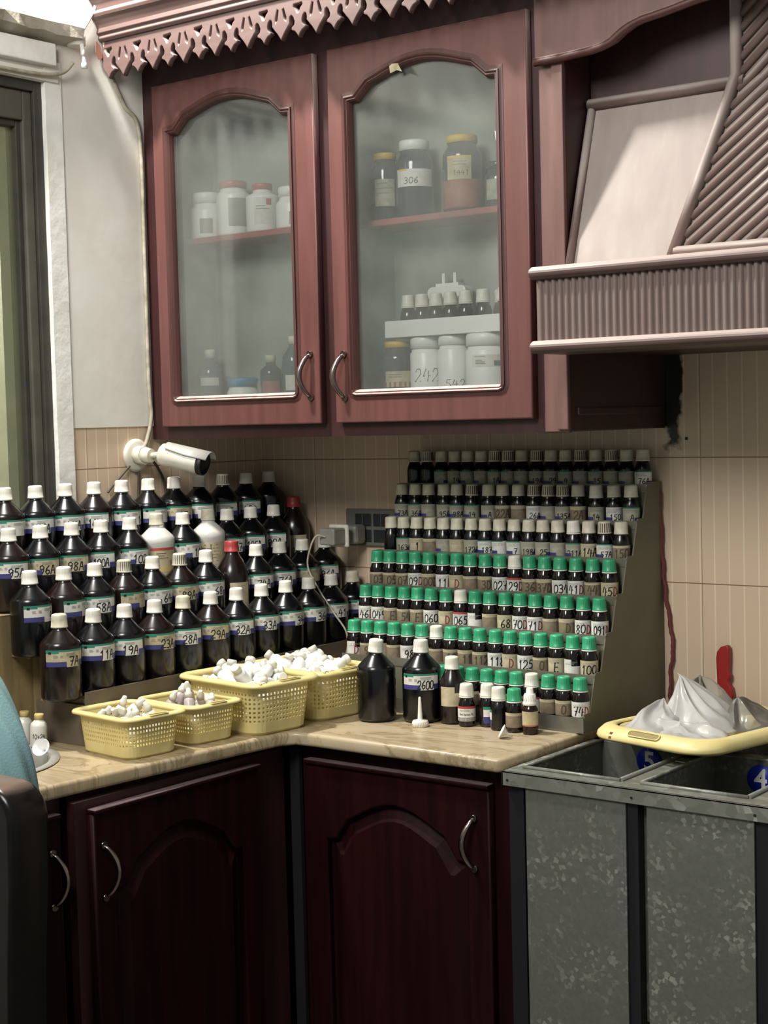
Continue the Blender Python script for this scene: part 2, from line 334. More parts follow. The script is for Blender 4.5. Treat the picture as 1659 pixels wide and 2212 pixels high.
def patch(mb, u0, u1, z0, z1, rad, mi, n=10):
    vs = []
    for i in range(n + 1):
        u = u0 + (u1 - u0) * i / n; vs += [wrap_pt(rad, u, z0), wrap_pt(rad, u, z1)]
    mb.add(vs, [(2*i, 2*i+2, 2*i+3, 2*i+1) for i in range(n)], mi, True)
def print_lines(mb, u0, u1, z, n, rad, mi, dz=0.0014, h=0.0006):
    for i in range(n):
        e = u1 - random.uniform(0, 0.4) * (u1 - u0); patch(mb, u0, e, z - i * dz, z - i * dz + h, rad, mi, 4)

# ---------------------------------------------------------------- the room
def wall(name, mb, m): return struct(mb.build(name, m))
wall('floor', MB().box(-0.3, 4.2, -4.2, 0.2, -0.05, 0), mat('floor_tile', '6b655c', 0.5, col2='5d574e', scale=5))
wall('wall_back', MB().box(-0.2, 4.0, 0.02, 0.16, 0, 3.3), 'tile_back')
mb = MB(); mb.box(-0.16, 0, -0.592, 0.02, 0, 1.497, 0); mb.box(-0.16, 0.004, -0.592, 0.02, 1.497, 3.3, 1)
struct(mb.build('wall_left', ['tile_left', 'plaster']))
mb = MB(); mb.box(-0.16, 0, -4.0, -0.632, 0, 1.18, 0); mb.box(-0.16, 0.0, -4.0, -0.592, 2.262, 3.3, 0); mb.box(-0.16, 0, -4.0, -1.75, 1.18, 2.262, 0)
struct(mb.build('wall_left_window_side', ['plaster_white']))
# plaster strip beside the window, uneven edge
mb = MB(); zs = [1.18 + i * (2.262 - 1.18) / 40 for i in range(41)]
vs = []; fs = []
for i, z in enumerate(zs):
    e = -0.634 + random.uniform(-0.0006, 0.0006); g = -0.590 + random.uniform(-0.0004, 0.0004)
    vs += [(0.007, e, z), (0.007, g, z), (-0.1, e - 0.004, z)]
for i in range(40):
    a = 3*i; fs += [(a, a+1, a+4, a+3), (a, a+3, a+5, a+2)]
mb.add(vs, fs); mb.box(-0.16, 0.005, -0.632, -0.592, 1.0, 2.262)
struct(mb.build('trim_1', 'plaster_white', bevel=0))
# ledge and lintel over the window
mb = MB(); vs = []; N = 60
for i in range(N + 1):
    y = -2.6 + i * (2.6 - 0.56) / N
    vs += [(0.0, y, 2.335), (0.050 + random.uniform(-.004, .004), y, 2.333 + random.uniform(-.002, .002)), (0.046 + random.uniform(-.006, .004), y, 2.312 + random.uniform(-.003, .003)), (0.0, y, 2.300 + random.uniform(-.004, .003))]
fs = []
for i in range(N):
    for k in range(3): a = 4*i + k; fs.append((a, a+4, a+5, a+1))
fs += [(0, 1, 2, 3), (4*N+3, 4*N+2, 4*N+1, 4*N)]
mb.add(vs, fs); struct(mb.build('trim_2', 'plaster_dirty'))
struct(MB().box(-0.10, 0.004, -2.6, -0.634, 2.2175, 2.262).build('trim_5', 'plaster'))
struct(MB().box(0.0, 0.022, -2.6, -0.612, 2.250, 2.296).build('trim_3', 'plaster_white', bevel=0.003))
struct(MB().box(0.0, 0.012, -2.6, -0.60, 2.218, 2.240).build('trim_4', 'plaster', bevel=0.002))

# window: dark outer frame, grey sash, misty pane
w = thing('window_1', 'dark metal framed window', 'window'); del w['label']; del w['category']; struct(w)
mb = MB(); mb.box(-0.10, -0.004, -0.656, -0.634, 1.18, 2.2175); mb.box(-0.10, -0.004, -1.75, -0.656, 2.196, 2.2175); mb.box(-0.10, -0.004, -1.75, -0.656, 1.18, 1.22)
mb.build('window_frame', 'alu_dark', w, bevel=0.002)
mb = MB(); mb.box(-0.06, -0.012, -0.680, -0.656, 1.22, 2.196); mb.box(-0.06, -0.012, -1.75, -0.680, 2.135, 2.196); mb.box(-0.06, -0.012, -1.75, -0.680, 1.22, 1.27)
mb.build('sash', 'alu_grey', w, bevel=0.003)
mb = MB(); mb.box(-0.05, -0.022, -0.692, -0.680, 1.27, 2.135); mb.box(-0.05, -0.022, -1.75, -0.692, 2.122, 2.135)
mb.build('inner_sash', 'alu_dark', w, bevel=0.002)
MB().box(-0.040, -0.036, -1.75, -0.692, 1.27, 2.124).build('window_pane', 'window_glass', w)
mb = MB(); mb.box(-0.9, -0.86, -2.4, 0.2, 0.6, 2.9); struct(mb.build('wall_outside', mat('outside_wall', 'b9b99f', 0.8, col2='a5a68b', scale=3)))

# ---------------------------------------------------------------- upper wall cabinet
uc = thing('wall_cabinet', 'dusty red wooden wall cabinet with two glazed doors and fretwork cornice', 'cabinet', (0, 0, 0))
FY = -0.35   # front of the carcass
mb = MB()
mb.box(0.002, 0.03, FY, 0.018, 1.468, 2.40, 0); mb.box(1.062, 1.088, FY, 0.018, 1.468, 2.40, 0)
mb.box(0.528, 0.548, FY + 0.001, -0.16, 1.50, 2.33, 0); mb.box(0.03, 1.062, FY, 0.018, 1.53, 1.552, 0); mb.box(0.03, 1.062, FY, 0.018, 2.30, 2.40, 0)
mb.box(1.086, 1.093, -0.33, 0.0, 1.498, 1.512, 0)
mb.build('carcass', 'wood_dark', uc, bevel=0.002)
mb = MB()
for a, b in ((0.002, 0.075), (0.49, 0.575), (1.0, 1.089)): mb.box(a, b, FY - 0.002, FY - 0.0004, 1.535, 2.22)
mb.box(0.002, 1.089, FY - 0.002, FY - 0.0004, 1.467, 1.535); mb.box(0.002, 1.089, FY - 0.002, FY - 0.0004, 2.22, 2.333)
mb.build('face_frame', 'wood_dark', uc)
mb = MB(); mb.box(1.036, 1.088, FY - 0.008, FY, 1.468, 2.14); mb.box(1.066, 1.089, FY - 0.014, FY - 0.006, 1.472, 2.14)
mb.build('front_post', 'wood_upper', uc, bevel=0.002)
mb = MB()
for a, b in ((0.03, 0.528), (0.548, 1.062)):
    mb.box(a, b, -0.165, -0.160, 1.552, 2.30); mb.box(a, a + 0.003, FY + 0.022, -0.165, 1.552, 2.30); mb.box(b - 0.003, b, FY + 0.022, -0.165, 1.552, 2.30); mb.box(a, b, FY + 0.022, -0.165, 1.5521, 1.555); mb.box(a, b, FY + 0.022, -0.165, 2.296, 2.30)
mb.build('lining', 'cab_in', uc)
MB().box(0.034, 0.524, -0.280, -0.166, 1.900, 1.914).build('shelf', 'shelf_red', uc, bevel=0.003)
MB().box(0.552, 1.058, -0.280, -0.166, 1.892, 1.906).build('shelf', 'shelf_red', uc, bevel=0.003)

def door_loops(x0, x1, z0, z1, g0, g1, gz0, sh, pk):
    """outer rectangle and an arched opening: shoulders at sh, peak at pk"""
    wd = g1 - g0; c = (g0 + g1) / 2
    top = [(1.0, 0), (0.93, 0.02), (0.89, 0.25), (0.845, 0.50), (0.79, 0.60)]
    L = []
    for f, t in top: L.append((g0 + f * wd, sh + t * (pk - sh)))
    for i in range(1, 8):
        u = 0.79 - i * 0.58 / 8; L.append((g0 + u * wd, sh + (0.60 + 0.40 * math.sin(PI * i / 8)) * (pk - sh)))
    for f, t in reversed(top): L.append((g0 + (1 - f) * wd, sh + t * (pk - sh)))
    r = 0.012
    return [(x0, z0), (x1, z0), (x1, z1), (x0, z1)], [(g0 + r, gz0), (g1 - r, gz0), (g1 - r*.3, gz0 + r*.3), (g1, gz0 + r)] + L + [(g0, gz0 + r), (g0 + r*.3, gz0 + r*.3)]
def inset(loop, d):
    n = len(loop); out = []
    ar = sum(loop[i][0]*loop[(i+1) % n][1] - loop[(i+1) % n][0]*loop[i][1] for i in range(n)); sg = 1 if ar > 0 else -1
    for i in range(n):
        p, q, r_ = Vector(loop[i-1]), Vector(loop[i]), Vector(loop[(i+1) % n])
        a = (q - p).normalized(); b = (r_ - q).normalized(); t = (a + b).normalized(); nrm = Vector((-t.y, t.x)) * sg
        c = max(0.5, abs(t.dot(a))); out.append(tuple(q + nrm * d / c))
    return out
def handle(parent, x, y, z, side, h=0.088, out=0.024, ax='y'):
    pts = []; rr = []
    for i in range(15):
        t = i / 14; a = t * PI
        bow = side * 0.013 * math.sin(a); o = -out * (math.sin(a) ** 0.6 if 0 < t < 1 else 0)
        pts.append((x + bow, y + o, z + h * (0.5 - t)) if ax == 'y' else (x - o, y + bow, z + h * (0.5 - t))); rr.append(0.0042 + 0.0022 * math.sin(a))
    mb = MB().tube(pts, rr, 10)
    for e in (pts[0], pts[-1]):
        if ax == 'y': mb.tube([(e[0], y + 0.001, e[2]), (e[0], y - 0.006, e[2])], 0.0065, 10)
        else: mb.tube([(x - 0.001, e[1], e[2]), (x + 0.006, e[1], e[2])], 0.0065, 10)
    return mb.build('handle', 'chrome', parent)
for (x0, x1, g0, g1, hx, sd) in ((0.051, 0.511, 0.090, 0.4535, 0.488, -1), (0.549, 1.019, 0.592, 0.960, 0.577, -1)):
    out, inn = door_loops(x0, x1, 1.494, 2.239, g0, g1, 1.547, 2.140, 2.196)
    me = curve_mesh('door', [out, inn], 0.020, 0.003); me.materials.append(MT['wood_door']); d = link('door', me, uc, loc=(0, FY - 0.012, 0))
    ring = inset(inn, 0.0); mo = MB()
    offs = [(0.0, -0.0115), (0.0, -0.0145), (0.003, -0.0155), (0.006, -0.012), (0.008, -0.0125), (0.011, -0.0085), (0.013, -0.002), (0.013, 0.006)]
    rings = [inset(inn, a) for a, _ in offs]; n = len(inn); vs = []
    for rg, (_, yy) in zip([inset(inn, -0.008)] + rings, [(0, -0.0105)] + offs):
        vs += [(u, yy, v) for u, v in rg]
    fs = [(k*n+i, k*n+(i+1) % n, (k+1)*n+(i+1) % n, (k+1)*n+i) for k in range(len(offs)) for i in range(n)]
    mo.add(vs, fs, 0, False); mo.build('door_moulding', 'wood_groove', d)
    me = curve_mesh('glass_pane', [inset(inn, 0.006)], 0.004, 0.0); me.materials.append(MT['dusty_glass']); link('glass_pane', me, d, loc=(0, 0.006, 0))
    handle(d, hx, -0.011, 1.588 + (0.004 if x0 < .3 else 0), sd)
mb = MB()
for k in range(14):
    z = 2.10 - k * 0.018 + random.uniform(-.004, .004); w_ = random.uniform(.002, .007); mb.add([(0.9585, -.3655, z), (0.9585 - w_, -.3655, z - .004), (0.9585 - w_ * random.uniform(.3, 1.1), -.3655, z - .014), (0.9585, -.3655, z - .018)], [(0, 1, 2, 3)])
for k in range(5):
    mb.add([(0.944 + k * .0018, -.3655, 2.030), (0.946 + k * .0020, -.3655, 2.028), (0.951 + k * .0012, -.3655, 1.965 - k * .003), (0.950 + k * .0012, -.3655, 1.967)], [(0, 1, 2, 3)])
o = mb.build('peeling_film', 'plaster_white', uc); o.modifiers.new('s', 'SOLIDIFY').thickness = 0.0003; o['kind'] = 'stuff'
# fretwork cornice
def fret(x0, x1, ztop, zb):
    per = 0.0895; H = ztop - zb; k = (H) / 0.080
    holes = []; bot = []
    n = int((x1 - x0) / per) + 1
    half = [(0, -.080), (.004, -.0735), (.0095, -.068), (.0178, -.0645), (.0168, -.0605), (.0105, -.0565), (.0095, -.050), (.0125, -.0425), (.0165, -.0385), (.0205, -.040), (.0220, -.0455), (.0215, -.052), (.0265, -.0575), (.0285, -.0600), (.0345, -.066), (.0405, -.0735), (.04475, -.080)]
    c0 = x0 + 0.018
    pts = [(x0, ztop), (x0, ztop - 0.055 * k), (x0 + .0045, ztop - .062 * k), (c0 - .0105, ztop - .066 * k), (c0 - .004, ztop - .0735 * k)]
    i = 0
    while c0 + i * per + per < x1:
        b = c0 + i * per
        pts += [(b + u, ztop + v * k) for u, v in half]
        pts += [(b + per - u, ztop + v * k) for u, v in reversed(half[1:-1])]
        holes.append([(b - .0105, ztop - .020 * k), (b - .012, ztop - .0235 * k), (b - .006, ztop - .028 * k), (b - .002, ztop - .036 * k), (b + .002, ztop - .036 * k), (b + .006, ztop - .028 * k), (b + .012, ztop - .0225 * k), (b + .0105, ztop - .0185 * k)])
        m = b + per / 2
        for s in (-1, 1): holes.append([(m + s * .0050, ztop - .024 * k), (m + s * .0085, ztop - .0225 * k), (m + s * .0150, ztop - .040 * k), (m + s * .0135, ztop - .0465 * k), (m + s * .0085, ztop - .0425 * k)])
        i += 1
    pts += [(c0 + i * per, ztop - .080 * k), (x1, ztop - .07 * k), (x1, ztop)]
    return [pts] + holes
me = curve_mesh('fretwork', fret(0.006, 1.95, 2.332, 2.246), 0.014, 0.002, res=1); me.materials.append(MT['wood_upper_h']); link('fretwork', me, uc, loc=(0, -0.463, 0))
prof = [(-0.44, 2.325), (-0.475, 2.325), (-0.480, 2.331), (-0.478, 2.338), (-0.484, 2.342), (-0.482, 2.352), (-0.488, 2.368), (-0.497, 2.373), (-0.500, 2.379), (-0.497, 2.385), (-0.490, 2.388), (-0.494, 2.402), (-0.505, 2.412), (-0.505, 2.425), (-0.44, 2.425)]
MB().prism(prof, 0.004, 1.95, 'x').build('cornice', 'wood_upper_h', uc, bevel=0.0015)
MB().box(0.004, 1.95, -0.456, -0.352, 2.335, 2.347).build('cornice_top', 'wood_dark', uc)
MB().add([(0.71, -0.376, 2.186), (0.733, -0.379, 2.184), (0.744, -0.381, 2.166), (0.728, -0.376, 2.172), (0.712, -0.376, 2.168)], [(0, 1, 2, 3, 4)]).build('paper_scrap', 'paper_cream', uc).modifiers.new('s', 'SOLIDIFY').thickness = 0.0006

# ---------------------------------------------------------------- hood
hd = thing('range_hood', 'pale dusty wooden range hood with fluted band and diagonal ribs', 'hood', (0, 0, 0))
def sy(z): return -0.360 + 0.311 * (z - 1.775)
def syc(z): return min(sy(z), -0.268)
mb = MB(); mb.add([(1.09, sy(1.74), 1.74), (1.95, sy(1.74), 1.74), (1.95, sy(2.075), 2.075), (1.09, sy(2.075), 2.075), (1.09, sy(1.74) + .02, 1.74), (1.95, sy(1.74) + .02, 1.74), (1.95, sy(2.075) + .02, 2.075), (1.09, sy(2.075) + .02, 2.075)],
       [(0, 1, 2, 3), (7, 6, 5, 4), (0, 3, 7, 4), (1, 5, 6, 2), (3, 2, 6, 7), (0, 4, 5, 1)])
mb.build('slanted_panel', 'wood_hood', hd)
MB().box(1.09, 1.95, -0.262, -0.246, 2.06, 2.40).build('upper_board', 'wood_dark', hd)
MB().tube([(1.092, sy(2.068) - .004, 2.068), (1.40, sy(2.068) - .004, 2.068)], 0.011, 10).build('upper_rail', 'wood_hood', hd)
MB().tube([(1.098, sy(1.76) - .002, 1.76), (1.098, sy(2.07) - .002, 2.07)], 0.008, 8).build('side_bead', 'wood_hood', hd)
XM = 1.52
def xm(z): return 1.309 + (z - 1.775) * 0.252 if z < 2.08 else 1.386
mb = MB()
for s in (1, -1):
    P = [(XM + s * (xm(z) - XM), syc(z) - 0.006, z) for z in (1.765, 1.9, 2.08, 2.32)]
    mb.tube(P, 0.0115, 10)
mb.tube([(1.312, sy(1.772) - .008, 1.774), (2 * XM - 1.312, sy(1.772) - .008, 1.774)], 0.0105, 10)
mb.build('panel_moulding', 'wood_hood', hd)
mb = MB(); zz = [1.77, 1.9, 2.075, 2.32]; vs = []
for z in zz: vs += [(xm(z), syc(z) - 0.003, z), (2 * XM - xm(z), syc(z) - 0.003, z)]
mb.add(vs, [(2*i, 2*i+1, 2*i+3, 2*i+2) for i in range(3)])
for k in range(-40, 30):
    c = 1.765 + k * 0.0245; seg = []
    for j in range(240):
        x = 1.30 + j * 0.002; z = c + (x - 1.309) * 0.86
        if 1.782 < z < 2.31 and xm(z) + 0.008 < x < 2 * XM - xm(z) - 0.008: seg.append((x, z))
    if len(seg) > 4:
        mid = [q for q in seg if abs(q[1] - 2.071) < 0.0009][:1]
        mb.tube([(q[0], syc(q[1]) - .004, q[1]) for q in [seg[0]] + mid + [seg[-1]]], 0.0072, 8)
mb.build('ribbed_panel', 'wood_hood', hd)
mb = MB(); mb.box(1.092, 1.95, -0.468, -0.36, 1.618, 1.745); n = 63; vs = []
for i in range(n * 6 + 1):
    x = 1.096 + i * 0.0135 / 6; y = -0.4685 - 0.0080 * abs(math.sin(PI * i / 6)) ** 0.6
    vs += [(x, y, 1.626), (x, y - 0.0, 1.742)]
mb.add(vs, [(2*i, 2*i+2, 2*i+3, 2*i+1) for i in range(n * 6)], 0, True)
mb.build('fluted_band', 'wood_hood', hd)
for nm, z in (('band_top_rail', 1.748), ('band_bottom_rail', 1.619)):
    pr = [(-0.36, z - .011), (-0.482, z - .011), (-0.490, z - .006), (-0.493, z), (-0.490, z + .006), (-0.482, z + .011), (-0.36, z + .011)]
    MB().prism(pr, 1.088, 1.95, 'x').build(nm, 'wood_upper_h', hd, bevel=0.004)
MB().box(1.10, 1.95, -0.36, -0.02, 1.612, 1.622).build('hood_underside', 'wood_dark', hd)
# valance with the curved lower edge
def ogz(x):
    pts = [(1.037, 2.139), (1.10, 2.1395), (1.17, 2.143), (1.20, 2.152), (1.222, 2.168), (1.25, 2.178), (1.30, 2.184), (1.36, 2.194), (1.45, 2.203), (1.52, 2.205)]
    x = x if x <= 1.52 else 3.04 - x
    for (a, b), (c, d_) in zip(pts[:-1], pts[1:]):
        if x <= c: return b + (d_ - b) * (x - a) / (c - a)
    return pts[-1][1]
xs = [1.037 + i * 0.02 for i in range(46)]
me = curve_mesh('valance', [[(x, ogz(x)) for x in xs] + [(xs[-1], 2.34), (xs[0], 2.34)]], 0.022, 0.002); me.materials.append(MT['wood_upper']); va = link('valance', me, hd, loc=(0, FY - 0.011, 0))
MB().tube([(x, 0, ogz(x)) for x in xs], 0.008, 8).build('valance_bead', 'wood_groove', va, loc=(0, -0.011, 0))

# ---------------------------------------------------------------- worktop and base cabinets
outl = [(0.004, 0.016), (0.004, -1.33), (0.512, -1.33), (0.528, -1.133), (0.563, -0.70), (0.575, -0.60), (0.592, -0.574), (0.64, -0.570), (1.055, -0.572), (1.066, -0.562), (1.066, 0.016)]
me = curve_mesh('worktop', [outl, arc(0.25, -1.11, 0.178, 0, 345, 40)], 0.026, 0.007, axis='z', res=3); me.materials.append(MT['marble'])
tag(link('worktop', me, loc=(0, 0, 0.887)), 'beige veined marble worktop turning the corner under the bottle racks', 'worktop')
sk = thing('sink', 'round steel sink let into the worktop beside the small white bottles', 'sink', (0.25, -1.11, 0.9))
MB().lathe([(0.0, -0.12), (0.12, -0.118), (0.155, -0.10), (0.165, -0.03), (0.169, 0.0005), (0.184, 0.0015), (0.184, 0.003), (0.168, 0.003), (0.163, -0.002), (0.160, -0.03), (0.15, -0.096), (0.118, -0.112), (0.0, -0.114)], 48).build('basin', mat('brushed_steel', 'b4b3ab', 0.5, metal=0.5), sk)
def base_door(parent, ax, p, a0, a1, z0, z1, hpos, sd, flip=False):
    """panelled door: ax 'y' faces -y at y=p (u = x); ax 'x' faces +x at x=p (u = y)"""
    wd = a1 - a0; m = 0.050
    out, inn = door_loops(a0, a1, z0, z1, a0 + m, a1 - m, z0 + m, z1 - 0.145, z1 - 0.062)
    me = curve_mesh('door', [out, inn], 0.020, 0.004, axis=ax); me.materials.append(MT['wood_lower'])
    sg = -1 if ax == 'y' else 1
    d = link('door', me, parent, loc=(0, p, 0) if ax == 'y' else (p, 0, 0))
    pan = inset(inn, -0.003); pan2 = inset(inn, 0.030); n = len(pan); vs = []
    for lp, q in ((pan, -0.004), (inset(inn, 0.008), -0.004), (pan2, 0.007)):
        for u, v in lp: vs.append((u, sg * q, v) if ax == 'y' else (sg * q, u, v))
    b = MB().add(vs, [(k*n+i, k*n+(i+1) % n, (k+1)*n+(i+1) % n, (k+1)*n+i) for k in range(2) for i in range(n)] + [tuple(range(2*n, 3*n))])
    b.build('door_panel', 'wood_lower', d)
    handle(d, hpos if ax == 'y' else 0.010, -0.010 if ax == 'y' else hpos, z1 - 0.105, sd, h=0.092, ax=ax)
    for o in list(d.children):
        if o.name.startswith('handle') and ax == 'y': pass
    t = MB()
    if ax == 'y': t.box(a0 - .002, a1 + .002, -0.016, 0.008, z1 - 0.004, z1 + 0.005)
    else: t.box(-0.008, 0.016, a0 - .002, a1 + .002, z1 - 0.004, z1 + 0.005)
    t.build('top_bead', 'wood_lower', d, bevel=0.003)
    return d
bb = thing('base_cabinet', 'dark mahogany base cabinet with arched door under the small bottle rack', 'cabinet', (0, 0, 0))
mb = MB(); mb.box(0.575, 1.062, -0.535, 0.016, 0.08, 0.873); mb.box(0.575, 1.05, -0.50, 0.016, 0.0, 0.08)
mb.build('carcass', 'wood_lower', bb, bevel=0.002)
base_door(bb, 'y', -0.546, 0.600, 1.026, 0.12, 0.842, 0.995, -1)
mb = MB(); mb.box(0.550, 0.574, -0.545, -0.5355, 0.10, 0.86); mb.build('corner_shade_strip', 'gap_shade', bb)  # solid strip coloured near black to stand for the shaded corner gap
ba = thing('base_cabinet', 'dark mahogany base cabinet under the yellow baskets, arched door beside the inner corner', 'cabinet', (0, 0, 0))
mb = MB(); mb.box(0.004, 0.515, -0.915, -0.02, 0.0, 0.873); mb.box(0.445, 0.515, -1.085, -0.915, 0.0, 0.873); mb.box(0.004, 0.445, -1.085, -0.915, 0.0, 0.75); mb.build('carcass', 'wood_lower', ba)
MB().box(0.515, 0.5335, -1.085, -0.545, 0.10, 0.86).build('face_frame', 'wood_dark', ba)
base_door(ba, 'x', 0.545, -1.060, -0.640, 0.12, 0.842, -1.042, 1)
ba = thing('base_cabinet', 'dark mahogany base cabinet at the left end, partly hidden behind the chair', 'cabinet', (0, 0, 0))
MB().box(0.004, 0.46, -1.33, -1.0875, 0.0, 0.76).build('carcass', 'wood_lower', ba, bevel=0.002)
MB().box(0.43, 0.50, -1.33, -1.0875, 0.10, 0.873).build('face_frame', 'wood_dark', ba)
base_door(ba, 'x', 0.512, -1.325, -1.108, 0.12, 0.842, -1.128, 1)

# ---------------------------------------------------------------- galvanised bins on the right
bn = thing('metal_bin_stand', 'galvanised metal stand of open numbered bins at the end of the worktop', 'bin stand', (0, 0, 0))
mb = MB(); ZT = 0.884
def open_bin(x0, x1, y0, y1, depth=0.40):
    for a, b, c, d_ in ((x0 - .003, x0, y0, y1), (x1, x1 + .003, y0, y1), (x0, x1, y0 - .003, y0), (x0, x1, y1, y1 + .003)): mb.box(a, b, c, d_, ZT - depth, ZT - 0.004)
    mb.box(x0, x1, y0, y1, ZT - depth, ZT - depth + .003)
BX = ((1.096, 1.290), (1.326, 1.520), (1.556, 1.75))
for a, b in BX: open_bin(a, b, -0.550, -0.272)
open_bin(1.096, 1.290, -0.240, -0.02); open_bin(1.326, 1.520, -0.240, -0.02)
mb.build('bin', 'galv', bn)
mb = MB()
mb.box(1.073, 1.80, -0.584, -0.5505, ZT - .004, ZT); mb.box(1.073, 1.80, -0.584, -0.580, ZT - .026, ZT); mb.box(1.073, 1.80, -0.2715, -0.2405, ZT - .004, ZT)
mb.box(1.073, 1.80, -0.02, 0.018, ZT - .004, ZT); mb.box(1.073, 1.0955, -0.5505, -0.02, ZT - .004, ZT); mb.box(1.073, 1.077, -0.584, 0.0, ZT - .026, ZT)
for a, b in ((1.2905, 1.3255), (1.5205, 1.5555), (1.75, 1.80)): mb.box(a, b, -0.5505, -0.02, ZT - .004, ZT)
mb.build('top_frame', 'galv_rim', bn, bevel=0.001)
mb = MB()
for a, b in BX:
    for c, d_ in ((-0.5495, -0.2725),):
        mb.tube([(a + .001, c, ZT + .002), (b - .001, c, ZT + .002)], 0.0035, 8); mb.tube([(b - .001, c, ZT + .002), (b - .001, d_, ZT + .002)], 0.0045, 8, 1); mb.tube([(a + .001, c, ZT + .002), (a + .001, d_, ZT + .002)], 0.003, 8)
mb.build('rim_wire', ['galv_rim', 'plate_grey'], bn)
mb = MB()
for a, b in ((1.079, 1.100), (1.102, 1.112), (1.304, 1.334), (1.535, 1.566)): mb.box(a, b, -0.574 if a > 1.1 else -0.570, -0.545, 0.0, 0.858)
mb.box(1.085, 1.80, -0.545, -0.02, 0.0, 0.03)
mb.build('leg_frame', 'black', bn)
mb = MB(); mb.box(1.119, 1.314, -0.579, -0.575, 0.06, 0.858); mb.build('front_sheet', 'galv', bn)
mb = MB(); mb.box(1.353, 1.541, -0.579, -0.575, 0.06, 0.858); mb.build('front_sheet', 'galv', bn)
mb = MB(); mb.box(1.58, 1.79, -0.579, -0.575, 0.06, 0.858); mb.build('front_sheet', 'galv', bn)
mb = MB()
for x, z in ((1.328, 0.868), (1.085, 0.868), (1.545, 0.868)): mb.tube([(x, -0.5845, z), (x, -0.5835, z)], 0.0025, 10)
mb.build('rivet_hole', 'black', bn)
# painted number discs inside the bins
tb = bpy.data.curves.new('digits', 'FONT')
def digit_mesh(txt, size, off=0.0012):
    tb.body = txt; tb.size = size; tb.align_x = 'CENTER'; tb.align_y = 'CENTER'; tb.offset = off; tb.extrude = 0.0002
    ob = bpy.data.objects.new('t', tb); C.objects.link(ob); me = bpy.data.meshes.new_from_object(ob.evaluated_get(bpy.context.evaluated_depsgraph_get())); bpy.data.objects.remove(ob); return me
for txt, x, z in (('5', 1.196, 0.854), ('4', 1.416, 0.847)):
    dsc = MB().lathe([(0.0, 0), (0.0262, 0), (0.0262, 0.0006), (0.0, 0.0006)], 40).build('number_disc', 'blue_sign', bn, loc=(x, -0.2735, z), rot=(PI/2, 0, 0)); dsc['label'] = 'blue disc with a white ' + txt
    me = digit_mesh(txt, 0.048); me.materials.append(MT['sign_white']); link('numeral', me, dsc, loc=(0, 0, 0.0010))

# ---------------------------------------------------------------- the big tiered rack on the left
XR = [0.30, 0.22, 0.14, 0.06]; ZR = [0.989, 1.067, 1.145, 1.220]
ra = thing('bottle_rack', 'stepped wooden rack holding the large brown bottles along the left wall', 'rack', (0, 0, 0))
mb = MB()
mb.box(0.004, 0.179, -0.95, -0.015, 0.9005, ZR[2] - .001); mb.box(0.004, 0.179, -1.30, -0.95, 0.9045, ZR[2] - .001); mb.box(0.004, 0.099, -1.30, -0.015, ZR[2] - .001, ZR[3])
mb.box(0.179, 0.2595, -0.868, -0.015, 0.9005, ZR[1] - .004); mb.box(0.2595, 0.336, -0.868, -0.015, 0.9005, ZR[0] - .010)
mb.box(0.170, 0.2560, -0.868, -0.015, ZR[1] - .004, ZR[1]); mb.box(0.2595, 0.3385, -0.872, -0.015, ZR[0] - .010, ZR[0]); mb.box(0.2595, 0.312, -0.918, -0.872, ZR[0] - .003, ZR[0]); mb.box(0.179, 0.232, -0.918, -0.868, ZR[1] - .003, ZR[1]); mb.box(0.09, 0.180, -1.30, -0.015, ZR[2] - .001, ZR[2])
mb.build('tiers', 'ply', ra, bevel=0.001)
MB().box(0.3385, 0.3425, -0.880, -0.018, 0.9005, 1.003).build('front_rail', 'rail_brown', ra, bevel=0.001)
MB().box(0.20, 0.3385, -0.880, -0.876, 0.9005, ZR[0] - .011).build('end_plate', 'rail_brown', ra)

# ---------------------------------------------------------------- the small tiered rack on the back wall
YB = [-0.024 - 0.044 * k for k in range(7)]; ZB = [1.344 - 0.0705 * k for k in range(7)]; ZB[6] = 0.9195
rb = thing('bottle_rack', 'grey sheet metal stepped rack holding rows of small bottles on the back wall', 'rack', (0, 0, 0))
XL, XE = 0.462, 1.076
poly = [(0.015, 0.9005)]
yf = [y - 0.0205 for y in YB]
poly += [(yf[6], 0.9005)]
for k in range(6, -1, -1):
    poly += [(yf[k], ZB[k])] + ([(yf[k-1], ZB[k])] if k > 0 else [])
poly += [(0.015, ZB[0])]
MB().prism(poly, XL, XE, 'x').build('stepped_body', 'rack_grey', rb)
poly2 = [(0.015, 0.9005), (yf[6] + .002, 0.9005)] + sum([[(yf[k] + .002, ZB[k] + 0.017), (yf[k] + .022 + .002, ZB[k] + 0.017)] for k in range(6, -1, -1)], []) + [(0.015, ZB[0] + 0.017)]
MB().prism(poly2, XE, XE + 0.0025, 'x').build('side_panel', 'rack_grey', rb)
for k in range(7):
    mb = MB(); mb.box(XL, XE + .002, yf[k] - .0012, yf[k], ZB[k] - 0.004 if k < 6 else 0.9005, ZB[k] + (0.013 if k < 6 else 0.0105))
    if k == 6: mb.box(XE, XE + .0012, yf[k], yf[k] + 0.03, 0.9005, ZB[k] + 0.0105)
    mb.build('shelf_lip', 'rack_lip' if k < 6 else 'tray_metal', rb)

